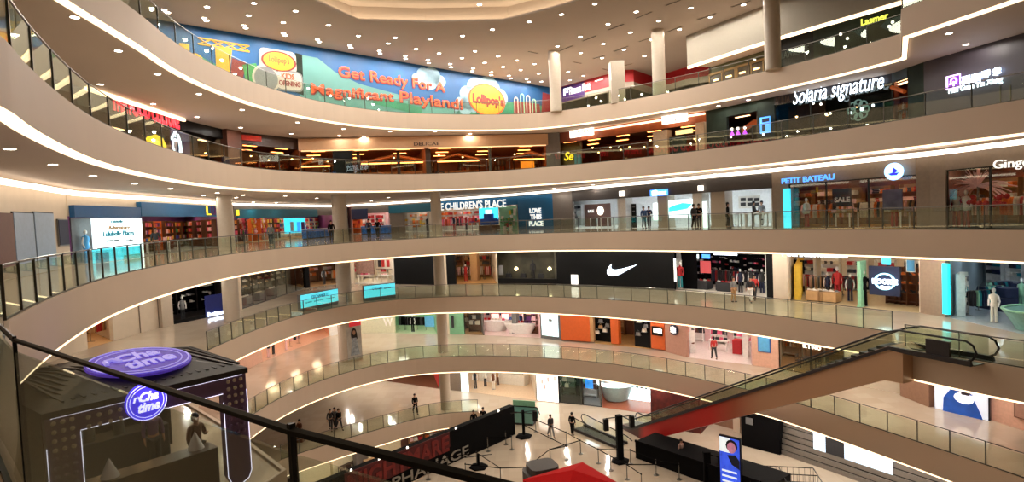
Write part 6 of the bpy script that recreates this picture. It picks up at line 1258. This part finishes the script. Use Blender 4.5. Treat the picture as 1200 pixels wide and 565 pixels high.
# ------------------------------------------------------------------ queue barriers
STN = Proto('queue_post', 'barrier post', [('base', MB().lathe([(.17,0),(.17,.02),(.05,.05)], 16), 'steel', 1), ('pole', MB().cyl(0,0,.04,.95,.03,n=10), 'steel', 0), ('belt_head', MB().cyl(0,0,.9,1.0,.042,n=12), 'black', 0)])
sp_ = {'a': (593,521), 'b': (572,529), 'c': (646,514), 'd': (664,522), 'e': (680.5,532), 'f': (664.5,539), 'g': (701.5,543), 'h': (716,551.5), 'i': (645,543), 'j': (546,561), 'k': (559,546.5), 'l': (618,565), 'm': (628,506), 'n': (587,566), 'o': (735,562), 'p': (769,557), 'q': (796,562), 'r': (739,544), 's': (613,512), 't': (525,553), 'u': (502,562), 'v': (570,574), 'w': (752,574), 'x': (600,527)}
SP = {k: Vector(U2(x, y, -15)) for k, (x, y) in sp_.items()}
for k, p in SP.items(): STN.put(T(p.x, p.y, -15), 'slim steel queue post with a belt on the ground floor', 'queue posts on the ground floor')
for a, b in ('bx', 'ax', 'sf', 'fi', 'ie', 'ed', 'md', 'eg', 'gh', 'ho', 'gr', 'rp', 'pq', 'kn', 'nl', 'il', 'tk', 'tu', 'kx', 'cm', 'oq', 'ow', 'jn'):
    p, q = SP[a], SP[b]; f = Frame(p, q, -15); mk('queue_belt', MB().box(.04, f.w-.04, -.006, .006, .9, .96), 'matte_black', None, f.mw, label='dark retractable belt stretched between two queue posts', cat='barrier belt', group='belts between the queue posts')
def post_stand(x, y, h, label, heads, r=.2):
    p = U2(x, y, -15); e = empty('speaker_stand', T(p[0], p[1], -15, .2), label, 'stand')
    mk('base_plate', MB().lathe([(.62,0),(.62,.1),(.35,.2)], 6), 'matte_black', e); mk('post', MB().rbox(-r, r, -r, r, .15, h, .05), 'matte_black', e); mk('crossbar', MB().tube([(-.9,0,h-.12),(.9,0,h-.12)], .03, 6), 'black', e)
    for s_ in heads: mk('speaker_box', MB().rbox(s_*.9-.16, s_*.9+.16, -.14, .14, h-.9, h-.15, .03), 'black', e)
post_stand(727, 541, 3.1, 'tall thick black post stand with two small hanging speakers near the red escalator end', (-1, 1)); post_stand(614, 512, 2.0, 'smaller dark post stand with a box in front of the tall bright poster', (1,), .1); post_stand(561, 548, .9, 'short black post base near the middle of the queue lanes', (), .08)
# black barrier box and other ground floor things
bk = Frame(U2(745, 537, -15), U2(905, 594, -15), -15); mk('black_barrier', MB().box(0, bk.w, 0, 2.2, 0, 1.15).box(0, bk.w, -.05, .06, 1.1, 1.25), 'matte_black', None, bk.mw, label='long low black barrier box right of the thick black post stand', cat='barrier')
bo = Frame(U2(869, 522, -15), U2(914, 533.5, -15), -15); bb = empty('black_booth', bo.mw, 'tall black booth with a small grey plate left of the grey ribbed facade', 'booth'); mk('body', MB().rbox(0, bo.w, 0, 1.6, 0, 2.35, .04), 'matte_black', bb); mk('plate', MB().box(.35, .85, -.03, 0, 1.6, 2.05), 'greyg', bb); mk('roof_edge', MB().box(-.04, bo.w+.04, -.04, 1.64, 2.35, 2.42), 'black', bb)
dp = Frame(U2(845, 575, -15), U2(868, 582, -15), -15); dd = empty('digital_totem', dp.mw, 'tall lit advertising screen with a man in blue right of the long black barrier', 'screen'); Wd = dp.w; hh_ = dp.on(856, 514)[1]
M('scr_blue', (44,72,190), emit=1.2, var=.3, scale=3); M('scr_pale', (206,214,214), emit=1.1, var=0); M('scr_skin', (170,110,130), emit=.8, var=.2, scale=4)
mk('housing', MB().rbox(-.06, Wd+.06, 0, .2, 0, hh_+.06, .03), 'black', dd); mk('screen', MB().box(0, Wd, -.02, 0, .1, hh_), 'scr_blue', dd); mk('pale_field', MB().box(0, Wd*.55, -.03, -.02, hh_-.85, hh_), 'scr_pale', dd)
mk('hair', MB().slabxz([(Wd*(.62+.3*math.cos(t*PI/6)), hh_-.42+.36*math.sin(t*PI/6)) for t in range(12)][::-1], -.045, -.03), 'hair', dd); mk('face', MB().slabxz([(Wd*(.62+.22*math.cos(t*PI/6)), hh_-.52+.32*math.sin(t*PI/6)) for t in range(12)][::-1], -.06, -.045), 'scr_skin', dd); mk('dark_jacket', MB().slabxz([(Wd*.4,hh_-1.0),(Wd*.8,hh_-.9),(Wd,hh_-1.2),(Wd,hh_-1.7),(Wd*.6,hh_-1.5)][::-1], -.045, -.03), 'navy', dd)
for i in range(3): mk('text_line', MB().box(Wd*.1, Wd*.85, -.04, -.03, hh_-2.0-.3*i, hh_-1.9-.3*i), 'scr_pale', dd)
mk('speaker_column', MB().rbox(-.2,.2,-.15,.15,0,1.9,.03).rbox(.7,1.1,-.15,.15,0,1.5,.03).tube([(-.2,0,1.85),(1.0,0,1.45)], .03), 'matte_black', None, T(*U2(829, 566, -15), -15), label='pair of dark speaker boxes left of the lit advertising screen', cat='speaker')
pc_ = U2(681, 540, -12.4); rt = empty('red_canopy', T(pc_[0]-.6, pc_[1]-1.5, -15, .5), 'bright red pyramid canopy at the bottom of the picture beside the queue', 'canopy'); mk('roof', MB().add([(-2,-2,2.0),(2,-2,2.0),(2,2,2.0),(-2,2,2.0),(0,0,2.75)], [(0,1,4),(1,2,4),(2,3,4),(3,0,4)]), M('canopyred', (168,8,8), .8, var=.05, spec=.1), rt); 
mk('valance', MB().box(-2,2,-2.01,-1.99,1.8,2.0).box(-2,2,1.99,2.01,1.8,2.0).box(-2.01,-1.99,-2,2,1.8,2.0).box(1.99,2.01,-2,2,1.8,2.0), 'canopyred', rt)
for a in (-1.9, 1.9):
    for b in (-1.9, 1.9): mk('pole', MB().cyl(a, b, 0, 2.0, .04), 'steel', rt)
gb = Frame(U2(624, 590, -15), U2(662, 582, -15), -15); mk('grey_pod', MB().rbox(0, gb.w, 0, 2, 0, 1.3, .5).rbox(.2, gb.w-.1, .2, 1.8, 1.3, 1.7, .4), 'darkgrey', None, gb.mw, smooth=False, label='dark grey rounded pod left of the red canopy', cat='booth')
cg = Frame(U2(880, 585, -15), U2(965, 590, -15), -15); cage = empty('wire_barrier', cg.mw, 'dark wire crowd barriers folded at the lower right of the ground floor', 'barrier')
for j in range(3):
    mb = MB(); y = j*1.0; mb.tube([(0,y,.0),(0,y,1.1),(cg.w,y,1.1),(cg.w,y,0)], .03, 5).tube([(0,y,.25),(cg.w,y,.25)], .02, 4)
    for i in range(12): mb.tube([(cg.w*(i+.5)/12,y,.25),(cg.w*(i+.5)/12,y,1.1)], .012, 4)
    mk('barrier_frame', mb, 'dark_steel', cage)
for x in (0, cg.w*.5, cg.w): mk('link_bar', MB().tube([(x,0,1.1),(x,2.0,1.1)], .03, 5), 'dark_steel', cage)
# ------------------------------------------------------------------ people
def skin_obj(pts, edges, sub=1):
    me = bpy.data.meshes.new('figure'); me.from_pydata([p[:3] for p in pts], edges, []); o = bpy.data.objects.new('figure', me); COL.objects.link(o)
    o.modifiers.new('s', 'SKIN').use_smooth_shade = True; o.modifiers.new('d', 'SUBSURF').levels = sub
    for i, p in enumerate(pts):
        r = p[3]; me.skin_vertices[0].data[i].radius = (r, p[4] if len(p) > 4 else r)
    me.skin_vertices[0].data[0].use_root = True
    bpy.context.view_layer.update(); m2 = bpy.data.meshes.new_from_object(o.evaluated_get(bpy.context.evaluated_depsgraph_get())); bpy.data.objects.remove(o); return m2
def figure(pose):
    sw = {'stand': .03, 'walk': .26, 'chat': .05, 'sit': 0}[pose]
    P = []; Ed = []
    def v(x, y, z, r, r2=None): P.append((x, y, z, r, r2 or r)); return len(P)-1
    def chain(idx): [Ed.append((idx[i], idx[i+1])) for i in range(len(idx)-1)]
    pel = v(0,0,.93,.13,.10); bel = v(0,.01,1.06,.12,.09); che = v(0,.01,1.28,.155,.10); shl = v(0,.01,1.40,.10,.07); nek = v(0,0,1.48,.05); jaw = v(0,-.02,1.55,.06,.07); hd = v(0,-.01,1.63,.08,.09); top_ = v(0,0,1.70,.06,.07)
    chain([pel, bel, che, shl, nek, jaw, hd, top_]); nose = v(0,-.105,1.60,.012); Ed.append((hd, nose))
    for s_ in (-1, 1): er = v(s_*.085,0,1.61,.012); Ed.append((hd, er))
    for s_ in (-1, 1):
        k = s_*sw
        if pose == 'sit': hp = v(s_*.09,-.02,.92,.09); kn = v(s_*.10,-.42,.90,.06); an = v(s_*.10,-.40,.50,.042); ft = v(s_*.10,-.53,.46,.035)
        else: hp = v(s_*.09,0,.88,.09); kn = v(s_*.095,-k*.55-.01,.5,.06); an = v(s_*.09,-k*1.0+(.08 if k < 0 else 0),.09+(.06 if k < -.1 else 0),.042); ft = v(s_*.10,-k*1.0-.13,.035+(.03 if k < -.1 else 0),.035)
        chain([pel, hp, kn, an, ft])
        so = v(s_*.18,.01,1.39,.055)
        if pose == 'chat' and s_ == 1: el = v(s_*.24,-.03,1.12,.042); wr = v(s_*.12,-.24,1.22,.028)
        elif pose == 'sit': el = v(s_*.23,-.04,1.13,.042); wr = v(s_*.14,-.28,1.02,.028)
        else: el = v(s_*.24,k*.25+.02,1.12,.042); wr = v(s_*.24,k*.6-.05,.88,.028)
        chain([shl, so, el, wr]); d = (Vector(P[wr][:3])-Vector(P[el][:3])).normalized(); c = Vector(P[wr][:3]); pm = c+d*.07; pi_ = v(*pm, .032, .016); chain([wr, pi_])
        sd = Vector((0, 1, 0)) if abs(d.y) < .7 else Vector((1, 0, 0))
        for j, ln in enumerate((.065,.078,.072,.055)):
            b = pm+sd*((j-1.5)*.019); a1 = v(*(b+d*.03), .0085); a2 = v(*(b+d*ln+Vector((-s_*.012,0,0))), .007); chain([pi_, a1, a2])
        tb = v(*(c+d*.035-sd*.04), .0095); t2 = v(*(c+d*.065-sd*.05), .008); chain([wr, tb, t2])
    body = skin_obj(P, Ed)
    # clothes follow the same joints
    Q = [(P[i][0], P[i][1], P[i][2], P[i][3]*1.12, P[i][4]*1.15) for i in (bel, che, shl)]; Q.insert(0, (0,0,.95,.15,.12)); E2_ = [(0,1),(1,2),(2,3)]
    n0 = 8+3; arm = {}
    L = [11, 0]; base = 11
    st_ = 11; per = (len(P)-11)//2
    for s_ in (0, 1):
        so = st_+s_*per+4
        i = len(Q); Q += [(P[so][0], P[so][1], P[so][2], .068, .068), (P[so+1][0], P[so+1][1], P[so+1][2], .056, .056), tuple(list((Vector(P[so+1][:3])*.25+Vector(P[so+2][:3])*.75))+[.045, .045])]; E2_ += [(3, i), (i, i+1), (i+1, i+2)]
    shirt = skin_obj(Q, E2_)
    Q = [(0,0,.96,.15,.115)]; E2_ = []
    for s_ in (0, 1):
        h_ = st_+s_*per; i = len(Q); Q += [(P[h_][0], P[h_][1], P[h_][2], .105, .1), (P[h_+1][0], P[h_+1][1], P[h_+1][2], .078, .078), (P[h_+2][0], P[h_+2][1], P[h_+2][2]+.03, .06, .06)]; E2_ += [(0, i), (i, i+1), (i+1, i+2)]
    trou = skin_obj(Q, E2_); sh = []
    for s_ in (0, 1): a = P[st_+s_*per+2]; b = P[st_+s_*per+3]; mb = MB().ball((a[0]+b[0])/2, (a[1]+b[1])/2, (a[2]+b[2])/2-.015, .05, .125, .05); sh.append(('shoe', mb, 'charcoal', 1))
    hair = MB().ball(0,.015,1.655,.098,.112,.105).ball(0,.06,1.58,.07,.05,.08)
    return Proto('person', 'person', [('body', body, 'skin', 1), ('shirt', shirt, 'navy', 1), ('trousers', trou, 'charcoal', 1)]+sh+[('hair', hair, 'hair', 1)])
FIG = {k: figure(k) for k in ('stand', 'walk', 'chat', 'sit')}
M('denim', (52,72,108), .7)
def person(px, s, z, rz, pose, shirt, tr, label, sc=1.0):
    hy = 251-(px-600)*.045; p = U2(px, hy+(1.6-z)*s, z); return FIG[pose].put(T(p[0], p[1], z, rz, sc), label, None, {'shirt': shirt, 'trousers': tr})
person(755,15.0,0,.3,'stand','denim','charcoal','person in a blue jacket standing left of the pair, at the electronics store front'); person(761,14.9,0,-.4,'chat','navy','charcoal','person in dark blue clothes right behind the person in the blue jacket')
person(813.5,17.2,0,.5,'stand','charcoal','matte_black','left one of two people in black by the blue wave screen'); person(819.5,17.1,0,-.5,'chat','matte_black','charcoal','right one of two people in black by the blue wave screen')
person(853.5,17.4,0,1.2,'stand','matte_black','matte_black','person in black standing alone beside the wide grey pillar'); person(884,17,0,.9,'sit','charcoal','matte_black','seated person in dark clothes at a white table in the electronics store'); person(893,16.6,0,-1,'stand','greyg','offwhite','person in pale grey standing behind the seated person')
p = U2(884, 251-(884-600)*.045+1.6*17, 0); HT.put(T(p[0]+.1, p[1]-.75, 0, -.9), 'long white display table beside the white bar stool'); mk('stool', MB().lathe([(.2,0),(.2,.03),(.03,.05),(.03,.76),(.17,.78),(.17,.83)], 14), 'white', None, T(p[0], p[1], 0), label='white bar stool under the seated person in the electronics store', cat='stool')
person(184,19,0,.6,'stand','charcoal','brown','person in dark clothes standing at the toy shop entrance at the left'); person(318,15.6,0,0,'stand','greyg','charcoal','person in a grey shirt standing in front of the orange toy displays'); person(389,14.6,0,.2,'stand','matte_black','charcoal','attendant in black behind the blue counter left of the second column'); person(433,13.9,0,.2,'chat','navy','charcoal','attendant behind the left end of the second blue counter'); person(443,13.9,0,-.2,'stand','matte_black','charcoal','attendant behind the right part of the second blue counter')
person(860,17.4,-5,.4,'stand','greyg','tan','person in a grey shirt before the open sports store'); person(880,17.6,-5,-.6,'walk','charcoal','white','person in black top walking right past the open sports store'); person(884.5,17.2,-5,-.6,'walk','print_red','charcoal','person with a dark red top just behind the walking person in black')
person(837,15.6,-10,PI,'walk','print_red','charcoal','person in a dark red jacket walking in the pink and white open shop')
person(487,13.8,-15,.5,'walk','matte_black','matte_black','person in black walking behind the opening railing on the ground floor'); person(646,15.9,-15,.5,'walk','charcoal','greyg','person in dark top and grey trousers in front of the tall bright poster'); person(671,15.8,-15,2.5,'stand','matte_black','matte_black','person all in black standing beside the small escalator')
person(342,15.6,-15,.4,'sit','print_red','tan','seated person in dark red left on the ground floor seen through the railing', .95); person(352,15.4,-15,-.4,'sit','brown','charcoal','seated person in brown beside the person in dark red')
for x, s_ in ((342,15.6), (352,15.4)): hy = 251-(x-600)*.045; p = U2(x, hy+16.6*s_, -15); mk('pouf_seat', MB().rbox(-.25,.25,-.25,.25,0,.8,.08), 'brown', None, T(p[0], p[1]+.06, -15), label='brown pouf seat under the %s seated person on the ground floor' % ('left' if x < 345 else 'right'), cat='seat')
person(388,14.7,-15,.2,'walk','charcoal','charcoal','person in charcoal left in the group of three behind the foreground rail'); person(393,14.6,-15,-.3,'stand','greyg','charcoal','person in grey in the middle of the group of three'); person(398,14.7,-15,.9,'walk','matte_black','charcoal','person in black right in the group of three')
person(556,15.3,-15,.3,'stand','matte_black','matte_black','staff member in black behind the top of the haunted house hoarding, left'); person(567,15.1,-15,-.3,'stand','matte_black','matte_black','staff member in black behind the top of the haunted house hoarding, right')
person(799,18.3,-15,.6,'stand','dustypink','greyg','person in pale pink in front of the long low black barrier'); person(402,16.2,-20,.4,'stand','matte_black','charcoal','person in black left at the dark basement tables'); person(409,16.0,-20,-.4,'stand','charcoal','charcoal','person in charcoal right at the dark basement tables')
FIG['stand'].put(kf.at(2.9, 2.8, 0, 0), 'kiosk worker in dark purple standing inside the tea kiosk', None, {'shirt': 'kiosk_purple', 'trousers': 'charcoal'}); FIG['chat'].put(kf.at(3.4, 1.2, 0, .3), 'kiosk worker in brown behind the kiosk counter', None, {'shirt': 'brown', 'trousers': 'charcoal'})
flush_items()
